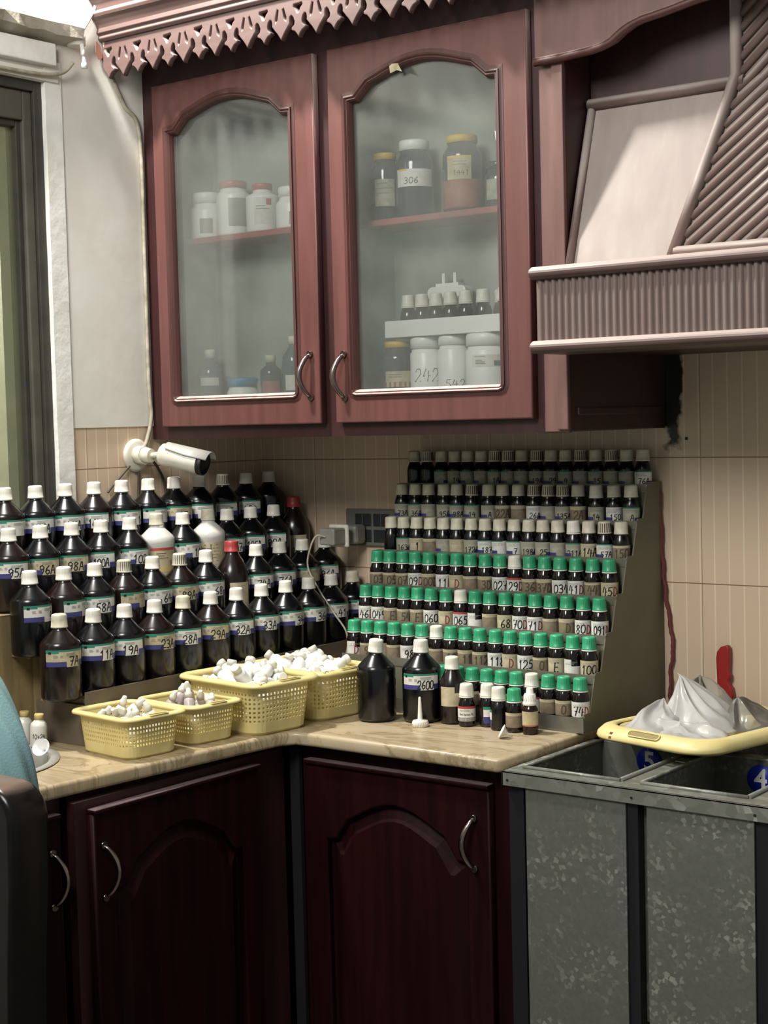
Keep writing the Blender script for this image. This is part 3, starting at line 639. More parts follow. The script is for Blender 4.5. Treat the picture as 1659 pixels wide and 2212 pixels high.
# ---------------------------------------------------------------- bottles
def cap_mesh(name, r, h, ribs, mats, flare=0.08, ring=True, groove=0.0005):
    mb = MB(); n = ribs * 2
    prof = [(1.0 + flare, 0), (1.0 + flare, 0.10), (0.99 + flare * .8, 0.12), (1.0, 0.55), (0.965, 0.86), (0.90, 0.96), (0.72, 1.0)]
    k = len(prof); vs = []
    for i in range(n):
        a = 2 * PI * (i + 0.5 * 0) / n; gr = (i % 2 == 1)
        for j, (f, t) in enumerate(prof):
            rr = r * f - (groove if (gr and 1 < j < 5) else 0); vs.append((rr * math.cos(a), rr * math.sin(a), h * t))
    o = len(mb.v); mb.v += vs
    for i in range(n):
        j = (i + 1) % n
        for q in range(k - 1):
            mb.f.append((o+i*k+q, o+j*k+q, o+j*k+q+1, o+i*k+q+1)); mb.m.append(1 if (i % 2 == 1 and 2 <= q <= 3 ) else 0); mb.sm.append(True)
    mb.f.append(tuple(i*k for i in range(n))[::-1]); mb.m.append(0); mb.sm.append(False); mb.f.append(tuple(i*k+k-1 for i in range(n))); mb.m.append(0); mb.sm.append(False)
    return mb.mesh(name, mats)
BIG_H = 0.1625
bigbody = [(0.030, 0), (0.036, 0.0025), (0.0385, 0.008), (0.0388, 0.103), (0.0376, 0.108), (0.0350, 0.1115), (0.0165, 0.1305), (0.0140, 0.1335), (0.0136, 0.140), (0.0136, 0.145)]
BB = {c: MB().lathe(bigbody, 44).mesh('large_bottle_body', c) for c in ('bottle_black', 'bottle_brown')}
BCAP = {'w': cap_mesh('cap', 0.0148, 0.026, 30, ['cap_white', 'cap_white_g']), 'c': cap_mesh('cap', 0.0148, 0.026, 30, ['cap_cream', 'cap_cream']), 'g': cap_mesh('cap', 0.0148, 0.026, 22, ['cap_cream', 'grime']), 'r': cap_mesh('cap', 0.0155, 0.024, 30, ['cap_red', 'cap_red_g'])}
def big_label(text, kind):
    """white label with green top strip, blue foot and a handwritten number"""
    if kind == 'n': return None
    r = 0.03925; mb = MB(); a = r * 1.02
    if kind == 'p': # plain cream tall paper
        patch(mb, -r * .75, r * .75, 0.035, 0.095, r, 0); print_lines(mb, -r * .6, r * .5, 0.088, 8, r + .0003, 4, 0.006, .0012)
        if text: strokes(mb, text, -r * .5, 0.042, 0.009, 0.012, 0.0016, 5, r + .0004)
        return mb.mesh('label', ['paper_cream', 'green', 'blue', 'paper', 'ink_grey', 'ink'])
    z0, z1 = 0.0675, 0.0985
    patch(mb, -a, a, z0 + .009, z1, r, 0, 14); patch(mb, -a, a * .0, z0, z0 + .0092, r, 2, 8); patch(mb, a * .0, a * .70, z0 - .001, z0 + .0095, r + .0001, 3, 6); patch(mb, a * .70, a, z0, z0 + .0105, r + .0001, 2, 4)
    patch(mb, -a, a, z1 - .0034, z1, r + .0002, 1, 14); patch(mb, -a, -a * .35, z1 - .0062, z1 - .0030, r + .0002, 1, 5)
    patch(mb, -a * .86, -a * .72, z1 - .0075, z1 - .0030, r + .0003, 5, 2)
    print_lines(mb, -a * .62, -a * .38, z1 - .0105, 4, r + .0003, 4); print_lines(mb, -a * .30, -a * .12, z1 - .0105, 4, r + .0003, 4); print_lines(mb, 0, a * .62, z1 - .0075, 3, r + .0003, 4, .002, .0009)
    if text:
        n = len(text); w = min(0.0105, 0.034 / (n * 1.12)); strokes(mb, text, a * .72 - n * w * 1.12 - .001, z0 + .0014, w, 0.0165, 0.0021, 5, r + .0005, adv=1.12, jit=.05)
    return mb.mesh('label', ['paper_cream' if kind == 'c' else 'paper', 'green', 'blue', 'paper_cream' if kind == 'c' else 'paper', 'ink_grey', 'ink'])
CAMX, CAMY = 2.578, -2.856
def toward(x, y, off): return math.atan2(CAMY - y, CAMX - x) + R(off)
ORD = ['first', 'second', 'third', 'fourth', 'fifth', 'sixth', 'seventh', 'eighth', 'ninth', 'tenth', 'eleventh', 'twelfth', 'thirteenth', 'fourteenth', 'fifteenth', 'sixteenth', 'seventeenth']
def big_bottle(x, y, z, text, kind, cap, body, label, off=22, group='large bottles on the wooden rack', tilt=0):
    t = thing('medicine_bottle', label, 'bottle', (x, y, z), toward(x, y, off - 6), group)
    link('body', BB[body], t); c = link('cap', BCAP[cap], t, loc=(0, 0, 0.1365), rot=(R(tilt), R(random.uniform(-1.5, 1.5)), random.uniform(0, 3)))
    lm = big_label(text, kind)
    if lm: link('label', lm, t)
    return t
BK, BR = 'bottle_black', 'bottle_brown'
# (y, text, label kind, cap, body, label turn)
A1 = [(-.901, '7A', 'c', 'c', BR, 22), (-.817, '11A', 'w', 'w', BK, 28), (-.736, '19A', 'w', 'w', BK, 5), (-.655, '23A', 'c', 'w', BR, 30), (-.575, '28A', 'w', 'c', BK, 10), (-.494, '29A', 'c', 'w', BR, 12), (-.415, '32A', 'w', 'w', BK, 8), (-.336, '33A', 'w', 'w', BK, 16), (-.257, '34', 'w', 'w', BK, 35), (-.179, '36', 'w', 'w', BK, 28), (-.100, '41', 'w', 'w', BK, 22), (-.0215, '', 'w', 'c', BK, 40)]
A2 = [(-.901, '4', 'w', 'w', BK, 45), (-.817, '', 'w', 'w', BR, 62), (-.737, '58A', 'w', 'w', BK, 14), (-.658, '', 'c', 'g', BR, 52), (-.579, '64', 'w', 'w', BK, 32), (-.500, '89A', 'c', 'g', BR, 18), (-.421, '68', 'w', 'w', BK, 24), None, (-.262, '74A', 'w', 'w', BK, 16), (-.183, '76A', 'w', 'w', BK, 10), (-.104, '', 'c', 'w', BK, 40), (-.0235, '96A', 'w', 'w', BK, 0)]
A3 = [(-.883, '95A', 'w', 'w', BR, 10), (-.804, '96A', 'c', 'w', BK, 8), (-.723, '98A', 'c', 'w', BK, 0), (-.644, '100A', 'w', 'w', BK, -12), (-.564, '102', 'w', 'w', BK, 22), None, (-.407, '10', 'w', 'w', BK, 35), None, (-.2665, '17', 'w', 'w', BK, 20), (-.188, '125A', 'w', 'w', BK, 0), (-.1093, '90A', 'w', 'w', BK, -8)]
A4 = [(-.905, '', 'w', 'w', BR, 5), (-.824, '', 'w', 'w', BR, 30), (-.745, '149A', 'w', 'w', BK, 8), (-.666, '163A', 'w', 'w', BK, 14), (-.587, '164A', 'w', 'w', BR, -6), (-.508, '1', 'w', 'w', BK, 38), (-.429, '', 'w', 'w', BK, 45), (-.350, '17', 'c', 'w', BK, 12), (-.271, '', 'w', 'w', BK, 0), (-.192, '15', 'w', 'g', BK, 0), (-.113, '128', 'w', 'w', BK, 2), (-.034, '', 'n', 'w', BK, 0)]
TN = ['front tier', 'second tier', 'third tier', 'top tier']
for k, row in enumerate((A1, A2, A3, A4)):
    for i, b in enumerate(row):
        if not b: continue
        y, tx, kd, cp, bd, off = b
        lab = ('large dark bottle marked %s, %s from left on %s of wooden rack' % (tx, ORD[i], TN[k])) if tx else ('large dark bottle with no readable number, %s from left on %s of wooden rack' % (ORD[i], TN[k]))
        big_bottle(XR[k], y, ZR[k] + .0003, tx, kd, cp, bd, lab, off)
# odd ones on the wooden rack
t = thing('medicine_bottle', 'brown round-shouldered bottle with red cap on second tier of wooden rack', 'bottle', (0.222, -.342, ZR[1]), toward(.222, -.342, 22), 'large bottles on the wooden rack')
rp = [(0.028, 0), (0.034, 0.003), (0.0365, 0.01), (0.0370, 0.092), (0.0355, 0.107), (0.031, 0.121), (0.024, 0.134), (0.0165, 0.146), (0.0140, 0.152), (0.0140, 0.160)]
rbm = MB().lathe(rp, 40).mesh('body', 'bottle_brown'); link('body', rbm, t); link('cap', BCAP['r'], t, loc=(0, 0, 0.153))
def tall_paper(text=''):
    mb = MB(); r = 0.0374; patch(mb, -r * .55, r * .72, 0.03, 0.088, r, 0); print_lines(mb, -r * .1, r * .5, 0.080, 5, r + .0003, 1, .0035, .0009); print_lines(mb, -r * .3, r * .5, 0.055, 5, r + .0003, 1, .004, .0009)
    if text: strokes(mb, text, -r * .3, 0.045, 0.009, 0.014, 0.0016, 2, r + .0004)
    return mb.mesh('label', ['paper_cream', 'ink_grey', 'ink'])
link('label', tall_paper(), t)
t = thing('medicine_bottle', 'big dark bottle with red cap in the back corner of the wooden rack', 'bottle', (0.135, -.0305, ZR[2]), toward(.125, -.028, 5), 'large bottles on the wooden rack')
link('body', rbm, t); link('cap', BCAP['r'], t, loc=(0, 0, 0.153)); link('label', tall_paper('11A'), t)
wp = [(0.028, 0), (0.034, 0.003), (0.0355, 0.008), (0.0355, 0.098), (0.0375, 0.104), (0.0372, 0.114), (0.034, 0.119), (0.018, 0.134), (0.0145, 0.137), (0.0145, 0.150)]
wbm = MB().lathe(wp, 40).mesh('body', mat('white_bottle', 'cfcdc6', 0.3))
for (x, y, lab, m2) in ((0.142, -.488, 'white plastic bottle with red-striped label on third tier of wooden rack', 0), (0.142, -.330, 'white plastic bottle with torn brownish label on third tier of wooden rack', 1)):
    t = thing('medicine_bottle', lab, 'bottle', (x, y, ZR[2]), toward(x, y, 30 if not m2 else 12), 'large bottles on the wooden rack')
    link('body', wbm, t); link('cap', BCAP['c'], t, loc=(0, 0, 0.141))
    mb = MB(); r = 0.0358
    patch(mb, -r * .95, r * 1.0, 0.045, 0.094, r, 0)
    if not m2:
        patch(mb, -r * .95, r, 0.089, 0.0945, r + .0002, 1); patch(mb, -r * .95, r, 0.043, 0.055, r + .0002, 3); strokes(mb, '1+u-', r * .2, 0.058, 0.006, 0.009, 0.0012, 1, r + .0004); print_lines(mb, -r * .6, r * .2, 0.082, 3, r + .0003, 2, .005, .0012)
    else: print_lines(mb, -r * .8, r * .8, 0.088, 6, r + .0003, 2, .007, .0010); patch(mb, -r * .1, -r * .06, 0.05, 0.09, r + .0003, 2, 1)
    link('label', mb.mesh('label', ['paper_cream', 'red', 'ink_brown', 'cap_yellow']), t)

# small bottles
SBODY = [(0.0135, 0), (0.0158, 0.0012), (0.0168, 0.004), (0.0170, 0.038), (0.0164, 0.043), (0.0150, 0.0485), (0.0130, 0.0535), (0.0118, 0.0565), (0.0118, 0.062)]
SB = MB().lathe(SBODY, 30).mesh('small_bottle_body', 'bottle_amber'); SBB = MB().lathe(SBODY, 30).mesh('small_bottle_body', 'bottle_black')
SC = {'G': cap_mesh('cap', 0.0134, 0.0245, 24, ['cap_green', 'cap_green_g'], flare=0.07, groove=.0003), 'w': cap_mesh('cap', 0.0134, 0.0245, 24, ['cap_white', 'cap_white_g'], flare=0.07),
      'c': cap_mesh('cap', 0.0134, 0.0245, 24, ['cap_cream', 'cap_cream'], flare=0.07), 'g': cap_mesh('cap', 0.0134, 0.0245, 18, ['cap_cream', 'grime'], flare=0.07)}
RING = MB().lathe([(0.0118, 0), (0.0146, 0), (0.0148, 0.001), (0.0144, 0.0024), (0.0118, 0.0024)], 28).mesh('cap_ring', 'ring_white')
def small_label(text, kind):
    if kind == 'n': return None
    r = 0.0173; mb = MB(); a = r * 1.45; z0, z1 = 0.010, 0.0385
    mats = ['paper', 'green', 'blue', 'ink_grey', 'ink', 'ink_red', 'paper_brown', 'red', 'ink_brown']
    if kind == 't': mats[0] = 'paper_cream'
    if kind == 's': mats[0] = 'paper_grey'
    ki, kr = 4, 5
    if kind == 'b':
        mats[0] = 'paper_cream'; patch(mb, -a, a, z0, z1 - .006, r, 6); patch(mb, -a, a, z1 - .0065, z1 + random.uniform(-.002, .001), r + .0001, 0); ki, kr = 8, 8
    elif kind == 'h':
        patch(mb, -a, a, z0, z1 - .013, r, 0); patch(mb, -a * .95, -a * .1, z1 - .013, z1, r, 0)
    else: patch(mb, -a, a, z0, z1, r, 0)
    if kind in ('s', 'a'):
        side = random.choice((-1, 1)); u0, u1 = (-a, -a * .25) if side < 0 else (a * .2, a)
        patch(mb, u0, u1, z0, z0 + .0085, r + .0002, 2, 5)
        if random.random() < .6: patch(mb, -a, a * random.uniform(-.2, 1), z1 - .0022, z1, r + .0002, 1)
    if kind == 'R': patch(mb, -a, a, z1 - .004, z1, r + .0002, 7)
    if kind != 'b': print_lines(mb, -a * .7, a * .45, z1 - .0055, 3, r + .0002, 3, .0022, .0007)
    else: print_lines(mb, -a * .4, a * .35, z1 - .0035, 1, r + .0002, 3)
    if text:
        n = len(text); h = 0.0165 if kind not in ('s', 'a') else 0.0110; w = min(0.0095 if h > .012 else .0072, 0.033 / (n * 1.15))
        strokes(mb, text, -n * w * 1.15 / 2, z0 + .0030, w, h, 0.0021 if h > .012 else .0015, ki, r + .0004, adv=1.15, jit=.04, mi2=kr)
    return mb.mesh('label', mats)
def small_bottle(x, y, z, text, kind, cap, label, off=4, group='small bottles on the metal rack', blk=False, name='medicine_bottle'):
    t = thing(name, label, 'bottle', (x, y, z), toward(x, y, off), group)
    link('body', SBB if blk else SB, t)
    link('cap', SC[cap], t, loc=(0, 0, 0.0585), rot=(0, R(random.uniform(-2, 2)), random.uniform(0, 3)))
    if cap in ('G', 'w'): link('cap_ring', RING, t, loc=(0, 0, 0.0562))
    lm = small_label(text, kind)
    if lm: link('label', lm, t)
    return t
RX = [[0.488, 0.523, 0.562, 0.598, 0.632, 0.668, 0.703, 0.737, 0.771, 0.808, 0.843, 0.879, 0.915, 0.951, 0.987, 1.022, 1.058],
      [0.484, 0.521, 0.557, 0.598, 0.632, 0.671, 0.714, 0.750, 0.789, 0.827, 0.862, 0.897, 0.933, 0.975, 1.016, 1.054],
      [0.486, 0.520, 0.555, 0.591, 0.626, 0.661, 0.698, 0.733, 0.769, 0.805, 0.841, 0.875, 0.910, 0.947, 0.982, 1.018, 1.055],
      [0.479, 0.513, 0.548, 0.582, 0.617, 0.654, 0.689, 0.724, 0.761, 0.797, 0.833, 0.869, 0.904, 0.940, 0.977, 1.015, 1.052],
      [0.480, 0.514, 0.548, 0.583, 0.618, 0.653, 0.691, 0.728, 0.764, 0.800, 0.837, 0.873, 0.908, 0.944, 0.981, 1.018, 1.054],
      [0.480, 0.516, 0.551, 0.587, 0.623, 0.659, 0.696, 0.732, 0.768, 0.804, 0.841, 0.876, 0.912, 0.947, 0.983, 1.019, 1.055],
      [0.664, 0.742, 0.778, 0.813, 0.848, 0.882, 0.917, 0.952, 0.989, 1.024, 1.060]]
RT = [['', '', '', '14', '', '', '1A', '', '', '19A', '29', '4', '', '15', '', '', '76A'],
      ['73A', '36A', '', '95A', '98A', '14', 'A', '22A', '', '26A', '', '135A', '2A', '14', '150', 'A'],
      ['', '163A', '1', '', '', '', '172A', '187', '', '7', '198A', '25', '', '211A', '14A', '57A', '150'],
      ['03', '05', '07', '09D', '00D', '11D', 'D', '', '3D', '027', '29D', '36', '37D', '034', '41D', '44', '45D'],
      ['46D', '049', 'E', '54', 'E', '060', 'D', '065', '', '', '68', '70D', '71D', '', 'D', '80D', '091D'],
      ['D', '95', '', '', '98', 'D', '', '10', '11', '112', '118', 'D', '125', '0', 'E', '', '100'],
      ['', '', '', '', '', '', '', '', '', '0', '74D']]
RK = ['nnssssssssssssssa', 'sssssssbbassbsas', 'nstbstsaaasssstab', 'bbbwbwtbbwRbbwwbt', 'wwbbbwtRhbtwwbbww', 'hbtbwbbbbbwtwbtht', 'bbbbbbbRbbw']
RC = ['cgccccggcgccgcgcc', 'cccccgcccgggcwcc', 'cccccccccccccwcgc', 'GGGGGGGGGGwGGGGGG', 'GGGGGGGwGGGGGGGGG', 'GGGGGGwGGGGGGGGGG', 'GGGGGGGwGGG']
assert all(len(RX[k]) == len(RK[k]) == len(RC[k]) == len(RT[k]) for k in range(7)), [(len(RX[k]), len(RK[k]), len(RC[k]), len(RT[k])) for k in range(7)]
TB = ['top tier', 'second tier down', 'third tier down', 'fourth tier down', 'fifth tier down', 'sixth tier down', 'bottom tier']
for k in range(7):
    n = len(RX[k])
    for i in range(n):
        cp = RC[k][i]; kd = RK[k][i]; tx = RT[k][i]
        col = 'green-capped' if cp == 'G' else 'white-capped'
        pos = ('%s from left' % ORD[i]) if k < 6 else ('%s from the right' % ORD[n - 1 - i])
        if pos.startswith('first from the right'): pos = 'rightmost'
        lab = '%s small bottle%s, %s on %s of metal rack' % (col, (' marked ' + tx) if tx else '', pos, TB[k])
        small_bottle(RX[k][i], YB[k], ZB[k] + .0002, tx, kd, cp, lab, off=random.uniform(-6, 10), blk=(k < 3))

# ---------------------------------------------------------------- loose bottles on the worktop
ZC = 0.9003
g = 'loose bottles on the worktop'
big_bottle(0.652, -0.392, ZC, '', 'n', 'w', BK, 'large unlabelled black bottle on the worktop beside the rightmost yellow basket', 20, g, tilt=5)
big_bottle(0.735, -0.3525, ZC, '2600', 'w', 'w', BK, 'large black bottle labelled 2600 standing on the worktop before the metal rack', 2, g)
t = thing('medicine_bottle', 'medium brown bottle with torn cream label between the black bottle and small ones', 'bottle', (0.800, -0.3390, ZC), toward(.797, -.345, 0), g)
mp = [(0.020, 0), (0.0245, 0.002), (0.0260, 0.006), (0.0262, 0.072), (0.0245, 0.082), (0.019, 0.094), (0.0140, 0.104), (0.0122, 0.107), (0.0122, 0.112)]
link('body', MB().lathe(mp, 36).mesh('body', 'bottle_brown'), t); link('cap', BCAP['w'], t, loc=(0, 0, 0.1065)).scale = (0.95, 0.95, 0.95)
mb = MB(); patch(mb, -.027, .004, 0.036, 0.074, .0266, 0); patch(mb, .004, .03, 0.036, 0.062, .0266, 0); link('label', mb.mesh('label', ['paper_cream']), t)
S = small_bottle
S(0.842, -0.3520, ZC, '', 'n', 'w', 'small bottle with red-striped serum label at the front of the worktop', 0, g)

root = [o for o in C.objects if o.get('label', '').startswith('small bottle with red-striped serum')][0]
mb = MB(); r = 0.0174; a = r * 1.5
patch(mb, -a, a, 0.012, 0.040, r, 0); patch(mb, -a, a, 0.0355, 0.0402, r + .0002, 1); patch(mb, -a, a, 0.011, 0.0185, r + .0002, 2)
print_lines(mb, -a * .6, a * .4, 0.0325, 2, r + .0003, 3, .0016, .0006); print_lines(mb, -a * .8, a * .8, 0.0165, 3, r + .0003, 0, .0018, .0006)
me = mb.mesh('label', ['paper', 'red', 'ink_grey', 'ink_grey', 'ink']); lb = link('label', me, root)
tb.body = 'Gel Serum 72'; tb.size = 0.0052; tb.offset = 0.00008; tb.extrude = 0; tb.align_x = 'CENTER'
ob = bpy.data.objects.new('t', tb); C.objects.link(ob); tm = bpy.data.meshes.new_from_object(ob.evaluated_get(bpy.context.evaluated_depsgraph_get())); bpy.data.objects.remove(ob)
for v in tm.vertices: v.co = Vector(wrap_pt(r + .0004, v.co.x - .001, 0.0245 + v.co.y))
tm.materials.append(MT['ink']); link('print', tm, lb)
S(0.879, -0.3340, ZC, '', 'n', 'w', 'small white-capped bottle with green and blue label behind the serum bottle', 30, g)
root = [o for o in C.objects if o.get('label', '').startswith('small white-capped bottle with green and blue')][0]
def gwb():
    mb = MB(); patch(mb, -.018, .014, 0.012, 0.040, r, 0); patch(mb, -.018, .014, 0.0345, 0.0402, r + .0002, 1); patch(mb, -.018, .014, 0.008, 0.0205, r + .0002, 2); return mb.mesh('label', ['paper', 'green', 'blue'])
link('label', gwb(), root)
S(0.917, -0.3520, ZC, '', 'n', 'w', 'small white-capped bottle turned so its label faces left', -100, g, blk=True)
root = [o for o in C.objects if o.get('label', '').startswith('small white-capped bottle turned')][0]
link('label', gwb(), root)
S(0.9530, -0.3530, ZC, '', 'b', 'G', 'small green-capped bottle standing on the worktop among the loose bottles', 0, g)
t = thing('dropper_bottle', 'amber dropper bottle with white dropper cap and cream label before the rack', 'bottle', (0.990, -0.3560, ZC), toward(.99, -.356, 0), g)
link('body', MB().lathe([(0.0125, 0), (0.0148, 0.0015), (0.0152, 0.004), (0.0152, 0.046), (0.0140, 0.050), (0.0118, 0.0525), (0.0118, 0.057)], 30).mesh('body', mat('amber_red', '23100f', 0.12)), t)
mb = MB(); mb.lathe([(0.0138, 0.055), (0.0142, 0.057), (0.0138, 0.0605), (0.0118, 0.062), (0.0112, 0.074), (0.0100, 0.0765), (0.0072, 0.0775), (0.0066, 0.086), (0.0055, 0.087)], 28)
for i in range(22):
    an = 2 * PI * i / 22; mb.tube([(0.0116 * math.cos(an), 0.0116 * math.sin(an), 0.063), (0.0111 * math.cos(an), 0.0111 * math.sin(an), 0.0735)], 0.0006, 4)
mb.build('dropper_cap', 'cap_white', t)
mb = MB(); r2 = .0155; patch(mb, -.021, .021, 0.016, 0.044, r2, 0); patch(mb, -.021, .021, 0.0165, 0.018, r2 + .0002, 1); print_lines(mb, -.013, .012, 0.038, 8, r2 + .0002, 2, .0026, .0009)
mb.build('label', ['paper_cream', 'red', 'cap_yellow'], t)
# nozzle cap
t = thing('nozzle_cap', 'white nozzle cap standing point up on the worktop before the black bottles', 'nozzle', (0.768, -0.4050, ZC))
mb = MB().lathe([(0.0150, 0), (0.0156, 0.001), (0.0156, 0.0095), (0.0145, 0.012), (0.0055, 0.0135), (0.0048, 0.016), (0.0026, 0.0565), (0.0018, 0.058)], 30)
for i in range(20):
    an = 2 * PI * i / 20; mb.tube([(0.0155 * math.cos(an), 0.0155 * math.sin(an), 0.0015), (0.0155 * math.cos(an), 0.0155 * math.sin(an), 0.009)], 0.0008, 4)
mb.build('nozzle', 'cap_white', t)
def funnel(loc, rot, label, s=1.0):
    t = thing('small_funnel', label, 'funnel', loc, rot=rot)
    mb = MB(); vs = []; pr = [(0.0016, 0), (0.0022, 0.011), (0.004, 0.014), (0.0135, 0.024), (0.0145, 0.0245), (0.0148, 0.0255)]
    n = 24; k = len(pr)
    for i in range(n):
        a_ = 2 * PI * i / n; vs += [(q * s * math.cos(a_), q * s * math.sin(a_), z * s) for q, z in pr]
    mb.add(vs, [(i*k+j, ((i+1) % n)*k+j, ((i+1) % n)*k+j+1, i*k+j+1) for i in range(n) for j in range(k-1)], 0, True)
    o = mb.build('cone', 'plastic_white', t); o.modifiers.new('s', 'SOLIDIFY').thickness = 0.0008
    return t
funnel((0.984, -0.409, 0.9035), (R(-62), 0, R(125)), 'small translucent funnel lying before the green-capped bottle on worktop', 0.9)
funnel((0.335, -0.970, 0.9035), (R(-55), 0, R(200)), 'small white funnel lying on the worktop beside the milky bottles', 1.15)

# ---------------------------------------------------------------- milky squeeze bottles at the left
MBODY = [(0.012, 0), (0.0150, 0.0015), (0.0158, 0.004), (0.0158, 0.040), (0.0145, 0.0455), (0.010, 0.050), (0.0085, 0.052), (0.0085, 0.055)]
mbm = MB().lathe(MBODY, 28).mesh('body', 'milky'); mcap = MB().lathe([(0.0090, 0), (0.0090, 0.0095), (0.0080, 0.0105), (0.006, 0.0105)], 20).mesh('cap', 'cap_yellow'); mcapw = MB().lathe([(0.0090, 0), (0.0090, 0.0095), (0.0080, 0.0105), (0.006, 0.0105)], 20).mesh('cap', 'cap_white')
for x, y, lab, tx, tilt, cp in ((0.262, -0.930, 'milky squeeze bottle with yellow cap and handwritten numbers, beside the funnel', '10+24', 0, mcap), (0.214, -0.925, 'milky squeeze bottle half hidden behind the handwritten one', '', 0, mcap), (0.213, -0.985, 'white squeeze bottle leaning over at the left of the worktop', '', 1, mcapw), (0.195, -1.025, 'milky squeeze bottle with yellow cap farthest left behind teal cloth', '', 0, mcap)):
    t = thing('squeeze_bottle', lab, 'bottle', (x, y, ZC + (.004 if tilt else 0)), group='milky bottles on the worktop', rot=(R(-3), R(0), toward(x, y, 0)) if not tilt else (R(28), 0, toward(x, y, 0)))
    link('body', mbm, t); link('cap', cp, t, loc=(0, 0, 0.053))
    if tx:
        mb = MB(); strokes(mb, tx, -0.0135, 0.018, 0.0046, 0.0085, 0.0011, 0, 0.0161, adv=1.15, jit=.1); mb.build('handwriting', 'ink', t)
t = thing('lidded_container', 'white-labelled container with black lid at the far left of the worktop', 'container', (0.112, -0.985, ZR[2] - 0.2445 + 0.0005), toward(.2, -1.03, 0))
t.location = (0.222, -1.037, ZC)
link('body', MB().lathe([(0.020, 0), (0.023, 0.002), (0.023, 0.130)], 32).mesh('body', 'plastic_grey'), t); link('lid', MB().lathe([(0.024, 0.130), (0.024, 0.150), (0.022, 0.153), (0.015, 0.153)], 32).mesh('lid', 'black'), t)
mb = MB(); patch(mb, -.03, .030, 0.05, 0.125, .0234, 0); mb.build('label', 'paper', t)

# ---------------------------------------------------------------- yellow baskets
def basket(name_label, cx, cy, rot, hx, hy, h, z, rows, wide=False, taper=0.80, holes=True):
    t = thing('plastic_basket', name_label, 'basket', (cx, cy, z), R(rot), 'yellow perforated baskets')
    N = 76
    def ring(f, zz, ex=0):
        a, b = hx * f + ex, hy * f + ex; r_ = min(a, b) * 0.42; per = []
        pts = rrect(-a, a, -b, b, r_, 10)
        L = [0]
        for p, q in zip(pts, pts[1:] + pts[:1]): L.append(L[-1] + math.hypot(q[0]-p[0], q[1]-p[1]))
        out = []; j = 0
        for i in range(N):
            d = L[-1] * i / N
            while L[j+1] < d: j += 1
            f_ = (d - L[j]) / ((L[j+1] - L[j]) or 1); p = pts[j % len(pts)]; q = pts[(j+1) % len(pts)]
            out.append(Vector((p[0] + (q[0]-p[0]) * f_, p[1] + (q[1]-p[1]) * f_, zz)))
        return out
    lo, hi = h * 0.06, h * 0.90
    def fr(zz): return taper + (0.90 - taper) * (zz / h)
    M_ = rows + 3; zs_ = [lo + (hi - lo) * i / M_ for i in range(M_ + 1)]
    rings = [ring(fr(zz), zz) for zz in zs_]
    mb = MB()
    for j in range(M_):
        for i in range(N):
            a, b, c, d_ = rings[j][i], rings[j][(i+1) % N], rings[j+1][(i+1) % N], rings[j+1][i]
            if 2 <= j <= rows + 1 and holes:
                m_ = (a + b + c + d_) / 4; q = [m_ + (v - m_) * 0.52 for v in (a, b, c, d_)]
                mb.add([a, b, c, d_] + q, [(0, 1, 5, 4), (1, 2, 6, 5), (2, 3, 7, 6), (3, 0, 4, 7)])
            else: mb.add([a, b, c, d_], [(0, 1, 2, 3)])
    r0 = ring(fr(lo) - 0.05, 0.0); bot = [tuple(v) for v in r0]
    mb.add(bot + [tuple(v) for v in rings[0]], [(i, (i+1) % N, (i+1) % N + N, i + N) for i in range(N)] + [tuple(range(N))[::-1]])
    o = mb.build('basket_wall', 'basket', t); s = o.modifiers.new('s', 'SOLIDIFY'); s.thickness = 0.0016; s.offset = 1
    bm = bmesh.new(); bm.from_mesh(o.data); bmesh.ops.remove_doubles(bm, verts=bm.verts, dist=1e-6); bmesh.ops.recalc_face_normals(bm, faces=bm.faces); bm.to_mesh(o.data); bm.free()
    # flared rim rolled over, with oval hand slots at both ends
    mb = MB(); RR = [ring(0.90, hi), ring(0.915, h * 0.97), ring(0.95, h * 1.0), ring(1.03, h * 0.985), ring(1.05, h * 0.955), ring(1.05, h * 0.92)]
    if wide: RR = [ring(0.90, hi), ring(0.91, h * 0.97), ring(0.94, h * 1.0), ring(1.02, h * 0.93), ring(1.075, h * 0.74), ring(1.085, h * 0.60), ring(1.075, h * 0.50)]
    for a_, b_ in zip(RR[:-1], RR[1:]):
        for i in range(N): mb.add([a_[i], a_[(i+1) % N], b_[(i+1) % N], b_[i]], [(0, 1, 2, 3)], 0, True)
    o = mb.build('rim', 'basket', t); s = o.modifiers.new('s', 'SOLIDIFY'); s.thickness = 0.0022; s.offset = 0
    bm = bmesh.new(); bm.from_mesh(o.data); bmesh.ops.remove_doubles(bm, verts=bm.verts, dist=1e-6); bmesh.ops.recalc_face_normals(bm, faces=bm.faces); bm.to_mesh(o.data); bm.free()
    return t
def add_slot(t, x, y, z, ln, wd, along, dark='ink_brown'):
    lp = arc(ln/2 - wd/2, 0, wd/2, -90, 90, 8) + arc(-ln/2 + wd/2, 0, wd/2, 90, 270, 8)
    mb = MB(); n = len(lp)
    mb.tube([(u, v, 0.0012) for u, v in lp] + [(lp[0][0], lp[0][1], .0012)], 0.0013, 6, 0)
    mb.add([(u, v, 0.0006) for u, v in lp], [tuple(range(n))], 1)  # flat darker patch laid on the rim, painted as the shade inside the slot
    return mb.build('hand_slot', ['basket', 'slot_shade'], t, loc=(x, y, z), rot=along)
MT['slot_shade'] = mat('slot_recess_shade', '8a7a45', 0.6)
